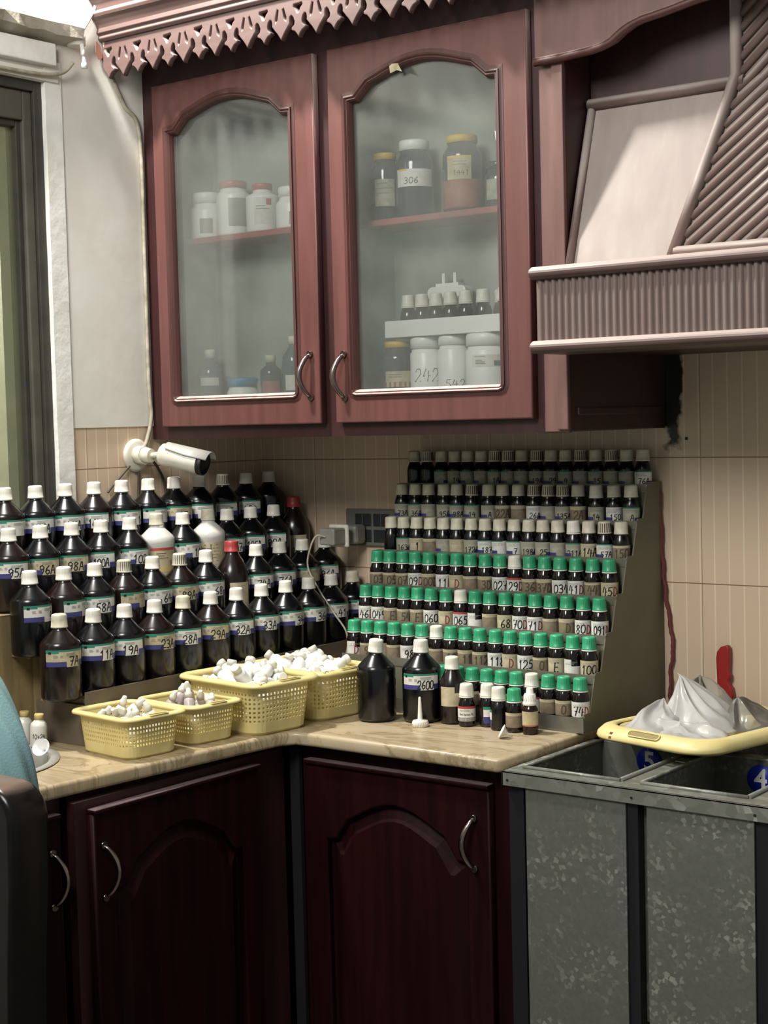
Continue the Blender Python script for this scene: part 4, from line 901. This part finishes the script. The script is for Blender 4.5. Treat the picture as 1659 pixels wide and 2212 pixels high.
BS = [('small yellow basket of capped squeeze bottles, leftmost on the worktop', 0.437, -0.862, -7, 0.090, 0.070, 0.078, 5, 'a'),
      ('small yellow basket of mauve-tinted bottles, second from left on the worktop', 0.446, -0.713, -7, 0.088, 0.063, 0.076, 5, 'b'),
      ('large yellow basket heaped with white bottles, third from left', 0.470, -0.570, -7, 0.122, 0.086, 0.104, 7, 'c'),
      ('large yellow basket heaped with white bottles, nearest the black bottles', 0.480, -0.398, -7, 0.122, 0.080, 0.102, 7, 'd')]
# the things that fill the baskets
dbody = MB().lathe([(0.008, 0), (0.0098, 0.0015), (0.0102, 0.004), (0.0102, 0.030), (0.0085, 0.034), (0.0062, 0.036), (0.0062, 0.038)], 20).mesh('body', 'milky')
dbody2 = MB().lathe([(0.008, 0), (0.0098, 0.0015), (0.0102, 0.004), (0.0102, 0.030), (0.0085, 0.034), (0.0062, 0.036), (0.0062, 0.038)], 20).mesh('body', 'milky2')
dcap = MB().lathe([(0.0072, 0), (0.0072, 0.008), (0.005, 0.012), (0.0042, 0.017), (0.003, 0.018)], 16).mesh('cap', 'cap_white')
pb = MB().lathe([(0.010, 0), (0.0128, 0.0015), (0.0134, 0.005), (0.0134, 0.033), (0.0118, 0.038), (0.0085, 0.041), (0.0085, 0.046)], 20).mesh('body', 'plastic_white')
pcap = MB().lathe([(0.0096, 0), (0.0096, 0.010), (0.0086, 0.0112), (0.006, 0.0112)], 18).mesh('cap', 'cap_white')
def filler(kind):
    if kind in 'ab':
        t = thing('squeeze_bottle', 'x', 'bottle'); link('body', dbody2 if kind == 'b' else dbody, t); link('cap', dcap, t, loc=(0, 0, 0.037))
    else:
        t = thing('plastic_bottle', 'x', 'bottle'); link('body', pb, t); link('cap', pcap, t, loc=(0, 0, 0.045))
    return t
GN = {'a': ('milky squeeze bottle lying in the leftmost small yellow basket', 'squeeze bottles in the leftmost basket'), 'b': ('mauve-tinted squeeze bottle lying in the second small yellow basket', 'squeeze bottles in the second basket'),
      'c': ('white plastic bottle heaped in the large third yellow basket', 'white bottles in the third basket'), 'd': ('white plastic bottle heaped in the large basket nearest the black bottles', 'white bottles in the fourth basket')}
for lab, cx, cy, rot, hx, hy, h, rows, kd in BS:
    t = basket(lab, cx, cy, rot, hx, hy, h, ZC, rows)
    sl = add_slot(t, hx * 0.995, 0, h * 1.0005, hy * 0.62, 0.008, (R(10), 0, R(90)))
    if kd in 'cd':
        mb = MB(); strokes(mb, 'u-7' if kd == 'c' else 'u5/0', 0, 0, 0.006, 0.007, 0.0010, 0, 0); mb.build('handwriting', 'ink', t, loc=(hx * 0.99, -hy * 0.86, h * 0.998), rot=(0, R(-75), R(-4)))
    src = filler(kd); first = True; n = {'a': 22, 'b': 16, 'c': 40, 'd': 38}[kd]
    ca, sa = math.cos(R(rot)), math.sin(R(rot)); zt = h * (0.80 if kd in 'ab' else 0.86); L = 0.055 if kd in 'cd' else 0.052
    pts = []; tries = 0
    while len(pts) < n and tries < 4000:
        tries += 1
        u = random.uniform(-.74, .74) * hx; v = random.uniform(-.66, .66) * hy
        if all((u-a)**2 + (v-b)**2 > (0.019 if kd in 'cd' else .015) ** 2 for a, b in pts): pts.append((u, v))
    for u, v in pts:
        e = max(0, 1 - (u / (hx * .8)) ** 2 - (v / (hy * .8)) ** 2)
        zz = ZC + zt - 0.030 + e * (0.036 if kd in 'cd' else 0.024) + random.uniform(-.004, .005)
        x, y = cx + u * ca - v * sa, cy + u * sa + v * ca
        az = random.uniform(0, 2 * PI); el = R(random.uniform(45, 105))
        d_ = Vector((math.sin(el) * math.cos(az), math.sin(el) * math.sin(az), math.cos(el)))
        # keep the far end inside the basket
        ex, ey = u + (d_.x * ca + d_.y * sa) * L, v + (-d_.x * sa + d_.y * ca) * L
        if abs(ex) > hx * .80 or abs(ey) > hy * .80: d_ = Vector((-u * ca + v * sa, -u * sa - v * ca, 0.05)).normalized() * 1.0 + Vector((random.uniform(-.4, .4), random.uniform(-.4, .4), random.uniform(0, .35))); d_.normalize()
        eu = d_.to_track_quat('Z', 'Y').to_euler()
        if first: src.location = (x, y, zz); src.rotation_euler = eu; src['label'] = GN[kd][0]; src['group'] = GN[kd][1]; first = False
        else: copy_thing(src, (x, y, zz), eu, GN[kd][0], GN[kd][1])

# big yellow basket of plastic bags on the bins
TX, TY, TZ = 1.297, -0.222, 0.8912
t = basket('wide yellow basket full of clear plastic bags, standing on the metal bins', TX, TY, -12, 0.128, 0.178, 0.044, TZ, 2, wide=True, taper=0.60, holes=False)
t['group'] = ''; del t['group']
add_slot(t, -0.004, -0.1850, 0.0405, 0.070, 0.013, (R(40), 0, 0))
mb = MB(); mb.box(-0.004, 0.002, -0.001, 0.001, -0.008, 0.004); mb.build('red_mark', 'cord_red', t, loc=(-0.075, -0.190, 0.034), rot=(R(-30), 0, 0))
from mathutils import noise as NZ
def film_bag(label, cx, cy, z0, rx, ry, ap, H, p, nf, amp, mname, seed, rot=0, tip=0.0):
    """thin film sack: long folds run from the pulled-up apex down to the rim of the heap"""
    rnd = random.Random(seed); N_, K = 120, 34; vs = []; ca, sa = math.cos(R(rot)), math.sin(R(rot))
    rid = [(rnd.uniform(0, 6.28), rnd.uniform(.18, .42), rnd.uniform(.5, 1.0)) for _ in range(nf)]
    for j in range(K + 1):
        f = j / K
        for i in range(N_):
            a_ = 2 * PI * i / N_; h = 0
            for c, w_, s_ in rid:
                d = abs((a_ + 0.5 * math.sin(2.2 * f + c) - c + PI) % (2 * PI) - PI); h += s_ * math.exp(-(d / w_) ** 1.3)
            ed = 1 + 0.10 * math.sin(3 * a_ + seed) + 0.06 * math.sin(5 * a_ - seed)
            q = Vector((math.cos(a_) * (1 - f) * 1.5, math.sin(a_) * (1 - f) * 1.5, seed))
            u = math.cos(a_) * (1 - f) * ed; v = math.sin(a_) * (1 - f) * ed
            prof_ = f ** p; bell = math.sin(PI * min(1, f * 1.05)) ** .8
            z = H * prof_ + amp * bell * (h - .6) + 0.007 * bell * NZ.noise(q * 2.2)
            x = u * rx + ap[0] * f ** 1.6 + 0.10 * rx * bell * (h - .6) * math.cos(a_); y = v * ry + ap[1] * f ** 1.6 + 0.10 * ry * bell * (h - .6) * math.sin(a_)
            if f > .93 and tip: x += tip * (f - .93) / .07
            vs.append((cx + x * ca - y * sa, cy + x * sa + y * ca, z0 + max(z, -.004)))
    mb = MB(); mb.add(vs, [(j*N_+i, j*N_+(i+1) % N_, (j+1)*N_+(i+1) % N_, (j+1)*N_+i) for j in range(K) for i in range(N_)], 0, True)
    o = mb.build('plastic_bag', mname); o.modifiers.new('s', 'SOLIDIFY').thickness = 0.0004
    return tag(o, label, 'plastic bag', 'clear bags in the wide basket')
ZG = TZ + .036
film_bag('clear plastic bag pulled up to a tall folded peak in the wide basket', 1.285, -0.245, ZG, 0.075, 0.085, (-0.042, 0.010), 0.092, 1.35, 7, .020, 'bag', 3, tip=-.008)
film_bag('clear plastic bag at the left side of the wide yellow basket', 1.222, -0.285, ZG, 0.060, 0.085, (-0.004, 0.030), 0.046, 1.1, 6, .014, 'bag', 5)
film_bag('crumpled clear bag at the right of the wide yellow basket', 1.352, -0.195, ZG, 0.050, 0.090, (-0.010, -0.010), 0.052, 1.2, 7, .016, 'film', 8)
film_bag('flattened clear bag in front in the wide yellow basket', 1.300, -0.322, ZG, 0.080, 0.050, (-0.02, 0.01), 0.018, 0.9, 6, .010, 'bag', 11)
film_bag('thin clear bag at the back of the wide basket against the tiles', 1.240, -0.150, ZG, 0.070, 0.065, (-0.01, 0.02), 0.072, 1.1, 6, .016, 'film', 14)

# ---------------------------------------------------------------- cabinet contents
def jar(label, x, y, z, r, h, lidr, lidh, bm_, lm_, neck=0.006, name='medicine_jar', sh=0.012):
    t = thing(name, label, 'jar', (x, y, z), toward(x, y, 0), 'jars in the wall cabinet')
    hb = h - lidh
    link('body', MB().lathe([(r * .88, 0), (r * .98, .002), (r, .006), (r, hb - sh - neck), (r * .97, hb - sh * .6 - neck), (lidr * .93, hb - neck), (lidr * .93, hb + .003)], 36).mesh('body', bm_), t)
    mb = MB().lathe([(lidr, 0), (lidr, lidh * .82), (lidr * .95, lidh * .97), (lidr * .8, lidh)], 36)
    link('lid', mb.mesh('lid', lm_), t, loc=(0, 0, hb)); return t
def jlabel(t, r, u0, u1, z0, z1, m0='paper', lines=(), text=None, extra=()):
    mb = MB(); patch(mb, u0, u1, z0, z1, r + .0003, 0, 12)
    for a_, b_, z, n, dz, hh in lines: print_lines(mb, a_, b_, z, n, r + .0006, 1, dz, hh)
    for u, v, zz0, zz1, mi in extra: patch(mb, u, v, zz0, zz1, r + .0005, mi, 6)
    if text: strokes(mb, text[0], text[1], text[2], text[3], text[4], text[5], 2, r + .0007)
    return mb.build('label', [m0, 'ink_grey', 'ink', 'lid_yellow', 'red', 'glass_clear', 'powder_red'], t)
YJ = -0.228; zs1 = 1.9143
WH = 'plastic_white'
t = jar('white jar with arched grey picture label, leftmost on left cabinet shelf', 0.072, YJ, zs1, 0.0375, 0.105, 0.032, 0.024, WH, WH)
jlabel(t, .0375, -.018, .012, .012, .045, 'plastic_grey', extra=()); 
t = jar('white jar with red lid and boxed label on left cabinet shelf', 0.153, YJ, zs1, 0.0385, 0.122, 0.031, 0.016, WH, 'cap_red')
jlabel(t, .0385, -.012, .040, .020, .082, 'plastic_grey', lines=((-.008, .036, .070, 1, .01, .004), (-.008, .036, .03, 3, .004, .001)))
t = jar('white jar with small red lid and round red emblem on left cabinet shelf', 0.240, YJ, zs1, 0.0365, 0.108, 0.022, 0.014, WH, 'cap_red')
jlabel(t, .0365, -.020, .025, .016, .075, 'paper', lines=((-.015, .018, .055, 2, .006, .0016),), extra=((.008, .020, .058, .072, 4),))
t = jar('white jar partly hidden by the door stile, rightmost on left cabinet shelf', 0.326, YJ, zs1, 0.036, 0.092, 0.030, 0.022, WH, WH)
jlabel(t, .036, -.008, .030, .008, .036, 'plastic_grey')
zs0 = 1.5553
t = jar('clear bottle with white cap, leftmost on floor of left cabinet', 0.066, YJ, zs0, 0.028, 0.112, 0.0125, 0.020, 'glass_clear', 'cap_white', sh=.03, name='clear_bottle'); jlabel(t, .028, -.026, .020, .030, .048)
t = jar('low white tub with blue lid on floor of left cabinet', 0.160, YJ + .005, zs0, 0.035, 0.045, 0.034, 0.020, WH, 'blue_lid', sh=.006, name='cream_tub')
t = jar('small pale bottle behind the tub in left cabinet', 0.202, YJ + .03, zs0, 0.016, 0.062, 0.008, 0.012, 'plastic_grey', 'plastic_grey', sh=.015, name='clear_bottle')
t = jar('brown bottle with cream cap and pinkish label on floor of left cabinet', 0.250, YJ, zs0, 0.024, 0.092, 0.012, 0.016, 'glass_dark', 'cap_cream', sh=.02, name='clear_bottle'); jlabel(t, .024, -.022, .022, .006, .034, 'powder_red')
t = jar('tall clear bottle with white cap on floor of left cabinet', 0.318, YJ, zs0, 0.026, 0.130, 0.0115, 0.018, 'glass_clear', 'cap_white', sh=.035, name='clear_bottle'); jlabel(t, .026, -.022, .016, .012, .045, 'paper')
zs1 = 1.9063
t = jar('dark jar with yellow lid at far left of right cabinet shelf', 0.581, YJ, zs1, 0.029, 0.140, 0.024, 0.014, 'glass_dark', 'lid_yellow', sh=.02); jlabel(t, .029, -.025, .020, .030, .085, 'paper_grey', lines=((-.02, .016, .075, 3, .01, .003),))
t = jar('dark jar with white lid labelled 306 on right cabinet shelf', 0.653, YJ + .005, zs1, 0.0385, 0.158, 0.031, 0.021, 'glass_dark', 'plastic_white', sh=.022); jlabel(t, .0385, -.044, .042, .062, .097, 'paper', text=('306', -.024, .068, .009, .012, .0014), extra=((-.040, -.018, .094, .0975, 3),))
t = jar('jar of reddish powder with yellow lid on right cabinet shelf', 0.775, YJ, zs1, 0.0395, 0.152, 0.031, 0.015, 'glass_dark', 'lid_yellow', sh=.022)
link('contents', MB().lathe([(0.0398, 0.006), (0.0399, 0.010), (0.0399, 0.060), (0.0397, 0.062)], 36).mesh('contents', 'powder_red'), t); jlabel(t, .0395, -.034, .018, .062, .108, 'paper_cream', lines=((-.02, .010, .096, 2, .006, .0016),), text=('1441', -.020, .070, .007, .010, .0009), extra=((-.034, .018, .104, .1085, 3),))
t = jar('small dark jar with pale label at right end of right cabinet shelf', 0.862, YJ, zs1, 0.030, 0.090, 0.026, 0.014, 'glass_dark', 'glass_dark'); jlabel(t, .030, -.03, .025, .015, .055, 'paper_grey')
t = jar('dark jar with yellow lid and cream label on floor of right cabinet', 0.603, YJ, zs0, 0.036, 0.104, 0.028, 0.013, 'glass_dark', 'lid_yellow', sh=.018); jlabel(t, .036, -.030, .036, .010, .042, 'paper_cream', lines=((-.022, .01, .034, 2, .005, .0025),), extra=((-.030, .036, .010, .020, 6),))
TS = 1.6655
t = jar('white jar marked 242 on floor of right cabinet', 0.676, YJ, zs0, 0.034, TS - zs0 - .0005, 0.033, 0.024, WH, WH, sh=.004); mb = MB(); strokes(mb, '242', -.028, .018, .0155, .026, .0012, 0, .0345); mb.build('handwriting', 'glass_dark', t)
t = jar('narrower white jar marked 542 on floor of right cabinet', 0.7445, YJ - .001, zs0, 0.0325, TS - zs0 - .0005, 0.031, 0.020, WH, WH, sh=.004); mb = MB(); strokes(mb, '542', -.020, .003, .0125, .017, .0012, 0, .033); mb.build('handwriting', 'glass_dark', t)
t = jar('widest white jar with printed label on floor of right cabinet', 0.826, YJ, zs0, 0.044, TS - zs0 - .0005, 0.043, 0.025, WH, WH, sh=.004); jlabel(t, .044, -.034, .048, .042, .066, 'paper', lines=((-.028, .0, .062, 1, .01, .001), (-.026, -.004, .054, 3, .003, .0016)), extra=((.012, .048, .044, .054, 5),))
mb = MB(); mb.box(0.598, 1.045, -0.262, -0.176, TS, TS + .003); mb.box(0.598, 1.045, -0.265, -0.262, TS, TS + .034); mb.box(0.598, 1.045, -0.176, -0.173, TS, TS + .034); mb.box(0.598, 0.601, -0.262, -0.176, TS, TS + .034); mb.box(1.042, 1.045, -0.262, -0.176, TS, TS + .034)
tag(mb.build('storage_tray', 'plastic_white', bevel=0.001), 'white open tray resting on the jars in the right cabinet', 'tray')
for i, x in enumerate((0.638, 0.673, 0.708, 0.744, 0.781, 0.823, 0.872)):
    small_bottle(x, -0.236, TS + .0035, '', 'n', 'w', 'small white-capped bottle, %s from left in front row of cabinet tray' % ORD[i], group='small bottles on the cabinet tray')
for i, x in enumerate((0.842, 0.893)): small_bottle(x, -0.199, TS + .0035, '', 'n', 'w', 'small white-capped bottle, %s from left in back row of cabinet tray' % ORD[i], group='small bottles on the cabinet tray')
t = thing('plug_adapter', 'white plug adapter with pins up behind the bottles on cabinet tray', 'adapter', (0.715, -0.196, TS + .0035))
MB().prism(rrect(-.048, .048, 0, .098, .012), -.014, .014, 'y').build('housing', 'plastic_white', t, bevel=.003); MB().box(-.028, .028, -.010, .010, .098, .104).build('pin_base', 'plastic_white', t)
for x in (-.014, .014): MB().box(x - .0035, x + .0035, -.002, .002, .104, .125).build('pin', 'plastic_white', t)

# ---------------------------------------------------------------- camera on the left wall, cables, switches
t = thing('security_camera', 'white bullet security camera mounted on the left wall below the cabinet', 'camera', (0.0005, -0.410, 1.433)); t.scale = (1.12, 1.12, 1.12)
link('mounting_disc', MB().lathe([(0.030, 0), (0.033, 0.002), (0.033, 0.007), (0.026, 0.010), (0.0, 0.010)], 36).mesh('mounting_disc', 'cam_white'), t, rot=(0, PI/2, 0))
mb = MB(); mb.tube([(0.009, 0, 0), (0.030, 0.0, 0)], 0.019, 8); mb.tube([(0.028, 0, 0), (0.046, 0.002, -0.001)], [0.0165, 0.0135], 14); mb.tube([(0.044, 0.002, -.001), (0.068, 0.012, 0.002)], 0.0062, 10)
mb.build('ball_joint', 'cam_white', t)
a_ = Vector((0.062, 0.012, 0.002)); dr = Vector((0.93, 0.30, -0.22)).normalized(); q = dr.to_track_quat('Z', 'X')
body = link('housing', MB().lathe([(0.0, 0), (0.018, 0), (0.0215, 0.003), (0.0225, 0.008), (0.0225, 0.086), (0.0215, 0.088), (0.0, 0.088)], 40).mesh('housing', 'cam_white'), t, loc=a_, rot=q.to_euler())
link('lens_face', MB().lathe([(0.0, 0.086), (0.0228, 0.086), (0.0232, 0.090), (0.0232, 0.096), (0.021, 0.098), (0.019, 0.092), (0.0, 0.092)], 40).mesh('lens_face', 'black'), body)
up = q.inverted() @ Vector((0, 0, 1)); ua = math.atan2(up.y, up.x); mb = MB(); vs = []; K = 20
for j, (z, w_) in enumerate(((0.012, 0.55), (0.016, 0.95), (0.060, 1.15), (0.108, 1.15))):
    for i in range(K + 1):
        an = ua + w_ * (i / K * 2 - 1); rr = 0.0265; vs.append((rr * math.cos(an), rr * math.sin(an), z))
mb.add(vs, [(j*(K+1)+i, j*(K+1)+i+1, (j+1)*(K+1)+i+1, (j+1)*(K+1)+i) for j in range(3) for i in range(K)], 0, True)
o = mb.build('sunshield', 'cam_grey', body); o.modifiers.new('s', 'SOLIDIFY').thickness = 0.0016
def cable(name, label, pts, r, m, sub=6):
    P = [Vector(p) for p in pts]; out = []
    for i in range(len(P) - 1):
        p0, p1, p2, p3 = P[max(i-1, 0)], P[i], P[i+1], P[min(i+2, len(P)-1)]
        for k in range(sub):
            u = k / sub; out.append(0.5 * ((2*p1) + (p2 - p0)*u + (2*p0 - 5*p1 + 4*p2 - p3)*u*u + (3*p1 - p0 - 3*p2 + p3)*u**3))
    out.append(P[-1]); o = MB().tube(out, r, 8).build(name, m); return tag(o, label, 'cable')
cable('cable', 'cream cable running down the wall beside the cabinet to the camera', [(.010, -.484, 2.40), (.011, -.470, 2.34), (.011, -.455, 2.27), (.010, -.415, 2.20), (.010, -.372, 2.145), (.010, -.368, 1.9), (.010, -.368, 1.60), (.012, -.366, 1.52), (.012, -.385, 1.46), (.014, -.408, 1.44)], 0.0045, 'cable')
cable('cable', 'dark thin cable slanting down from the camera to the bottles', [(.008, -.40, 1.44), (.008, -.44, 1.405), (.008, -.49, 1.365), (.008, -.50, 1.355)], 0.0026, 'cable_dark')
cable('cable', 'brownish cable hanging straight below the camera mount', [(.008, -.405, 1.425), (.006, -.405, 1.38), (.006, -.41, 1.30), (.006, -.40, 1.26)], 0.003, 'cable_dark')
cable('cable', 'brownish cable hanging under the camera housing', [(.010, -.37, 1.425), (.008, -.345, 1.40), (.006, -.325, 1.36), (.006, -.32, 1.26)], 0.003, 'cable_dark')
cable('conduit', 'white conduit slanting up the wall from the junction box', [(.012, -.545, 2.318), (.012, -.510, 2.365), (.012, -.485, 2.405), (.012, -.46, 2.43)], 0.0035, 'plaster_white')
cable('cable', 'white cable clipped under the window lintel', [(.020, -.95, 2.226), (.018, -.78, 2.226), (.018, -.66, 2.228), (.022, -.60, 2.238), (.030, -.575, 2.262)], 0.004, 'cable')
t = thing('junction_box', 'grey round junction box with hanging lamp holder above the window', 'junction box', (0.02, -0.556, 2.312))
link('box', MB().lathe([(0.017, -.012), (0.020, -.010), (0.020, 0.010), (0.018, 0.012), (0.0, 0.012)], 28).mesh('box', 'plaster'), t)
MB().tube([(0.018, 0, -.010), (0.020, 0, -.030), (0.020, .001, -.034)], [.0045, .005, .004], 12).build('stem', 'plaster_white', t)
MB().tube([(0.020, .001, -.034), (0.020, .002, -.046), (0.020, .002, -.050), (0.020, .003, -.060)], [.003, .004, .0065, .0070], 14).build('lamp_holder', 'plaster_white', t)
tag(MB().add([(0.009, -.490, 2.325), (0.009, -.480, 2.318), (0.009, -.472, 2.292), (0.009, -.484, 2.286), (.009, -.492, 2.300)], [(0, 1, 2, 3, 4)]).build('paint_flake', 'orange'), 'faded orange-brown paint patch on the wall beside the cornice', 'paint patch')
bpy.data.objects['paint_flake'].modifiers.new('s', 'SOLIDIFY').thickness = 0.001

t = thing('socket_plate', 'grey double switch and socket plate on the tiled back wall', 'socket', (0.334, 0.0195, 1.250))
MB().box(-.075, .075, -.010, 0, -.043, .043).build('plate', 'plate_grey', t, bevel=.003)
for x in (-.045, .008):
    MB().box(x, x + .046, -.0125, -.009, .003, .032).build('rocker_switch', 'plate_dark', t, bevel=.002)
    MB().box(x, x + .046, -.0115, -.009, -.034, -.005).build('socket_insert', 'plate_dark', t, bevel=.001)
for x in (-.024, .030): MB().box(x, x + .0015, -.0128, -.012, .004, .031).build('divider', 'plate_grey', t)
t = thing('phone_charger', 'cream phone charger and adapter plugged into the grey wall socket', 'charger', (0.300, 0.0, 1.236))
MB().box(-.024, .024, -.035, .006, -.022, .022).build('adapter', 'plastic_grey', t, bevel=.008)
MB().box(-.014, .014, -.062, -.034, -.012, .012).build('plug_neck', 'plastic_grey', t, bevel=.004)
MB().box(-.028, .028, -.070, -.062, -.026, .026).build('flange', 'cap_white', t, bevel=.005)
MB().box(-.022, .022, -.112, -.070, -.019, .019).build('charger_block', 'plastic_grey', t, bevel=.004)
cable('charging_cord', 'cream charging cord hanging from the charger down to the baskets', [(.298, -.112, 1.236), (.285, -.128, 1.240), (.272, -.135, 1.215), (.262, -.135, 1.17), (.292, -.135, 1.12), (.335, -.135, 1.068), (.368, -.135, 1.03), (.372, -.135, 0.995), (.362, -.135, 0.96), (.362, -.135, .935)], 0.0022, 'cap_cream')
MB().tube([(.372, -.135, .985), (.366, -.135, .965)], .0042, 8).build('x', 'cap_cream'); bpy.data.objects.remove(bpy.data.objects['x'])

# red cord and box cutter on the back wall
pts = [(1.076, .010, 1.345), (1.078, .010, 1.28), (1.080, .010, 1.21), (1.083, .012, 1.16), (1.087, .012, 1.12), (1.097, .012, 1.06), (1.101, .012, 1.02), (1.095, .012, .98), (1.093, .012, .93), (1.093, .012, .895)]
P = []
for i in range(len(pts) - 1):
    for k in range(6):
        u = k / 6; P.append(Vector(pts[i]).lerp(Vector(pts[i+1]), u) + Vector((0.0014 * math.sin(i*6+k), 0, 0)))
tag(MB().tube(P, [0.0034 + 0.0009 * (i % 2) for i in range(len(P))], 7).build('hanging_cord', 'cord_red'), 'twisted dark red cord hanging on tiles beside the metal rack', 'cord')
t = thing('box_cutter', 'red box cutter handle leaning on the tiled wall behind the bags', 'knife', (1.213, 0.008, 0.925))
lp = [(-.010, .012), (-.012, .035), (-.013, .060), (-.014, .085), (-.012, .098), (-.004, .108), (.008, .112), (.013, .111), (.0145, .100), (.014, .078), (.0125, .060), (.016, .054), (.016, .048), (.012, .044), (.013, .036), (.018, .030), (.020, .020), (.022, .008), (.012, .004), (.002, .008)]
me = curve_mesh('grip', [lp], 0.013, 0.003); me.materials.append(MT['knife_red']); link('grip', me, t)
MB().box(0.0, 0.020, -.002, .002, -.035, .010).build('blade', 'steel', t)
tag(MB().tube([(1.133, .0195, 1.448), (1.1332, .0185, 1.443)], 0.0028, 8).build('wall_hook', 'black'), 'tiny dark nail in the tiled wall under the hood', 'nail')

# ---------------------------------------------------------------- chair and cloth in the left foreground
ch = thing('wooden_chair', 'dark glossy wooden chair with rolled backrest in the left foreground', 'chair', (0.70, -1.50, 0))
def xr(z): return 0.252 - 0.010 * max(0, (0.95 - z)) * 4
out = []
top = 1.030
lp = [(-0.25, 0.46), (0.222, 0.46), (0.232, 0.60), (0.240, 0.78), (0.250, 0.90)] + [(0.252 - 0.05 + 0.05 * math.cos(R(a)), 0.985 + 0.045 * math.sin(R(a))) for a in range(0, 91, 9)] + [(-0.20, 1.040)] + [(-0.25, 1.0)]
me = curve_mesh('backrest', [lp], 0.066, 0.010); me.materials.append(MT['chair_wood']); link('backrest', me, ch, loc=(0, -0.02, 0))
MB().box(-0.25, 0.22, -0.45, -0.01, 0.42, 0.46).build('seat', 'chair_wood', ch, bevel=.01)
for x in (-0.23, 0.20):
    for y in (-0.025, -0.42): MB().box(x - .02, x + .02, y - .02, y + .02, 0, 0.43 if y < -.1 else 0.47).build('leg', 'chair_wood', ch, bevel=.004)
# teal cloth: soft mound behind the chair back
mb = MB(); vs = []; N_ = 36; K = 26
prf = [(0.825, 0.975), (0.822, 1.000), (0.812, 1.045), (0.790, 1.082), (0.772, 1.110), (0.752, 1.138), (0.725, 1.165), (0.68, 1.19), (0.62, 1.20), (0.54, 1.19), (0.47, 1.13), (0.44, 1.0), (0.435, 0.975)]
for j in range(len(prf)):
    x, z = prf[j]
    for i in range(N_ + 1):
        a = i / N_ * 2 - 1; y = -1.405 + 0.065 * a; f = math.sqrt(max(0, 1 - a * a)); cz = 0.95; cx_ = 0.62
        vs.append((-0.024 + cx_ + (x - cx_) * (0.55 + 0.45 * f) + 0.004 * math.sin(j * 1.3 + i * .7), y, 0.80 + (z - 0.80) * (0.75 + 0.25 * f)))
n2 = N_ + 1
mb.add(vs, [(j*n2+i, j*n2+i+1, (j+1)*n2+i+1, (j+1)*n2+i) for j in range(len(prf) - 1) for i in range(N_)], 0, True)
o = mb.build('teal_garment', 'teal'); s = o.modifiers.new('s', 'SUBSURF'); s.levels = 1; s.render_levels = 2; o.modifiers.new('t', 'SOLIDIFY').thickness = 0.004
tag(o, 'teal blue cloth garment behind the chair back at the left edge', 'garment')
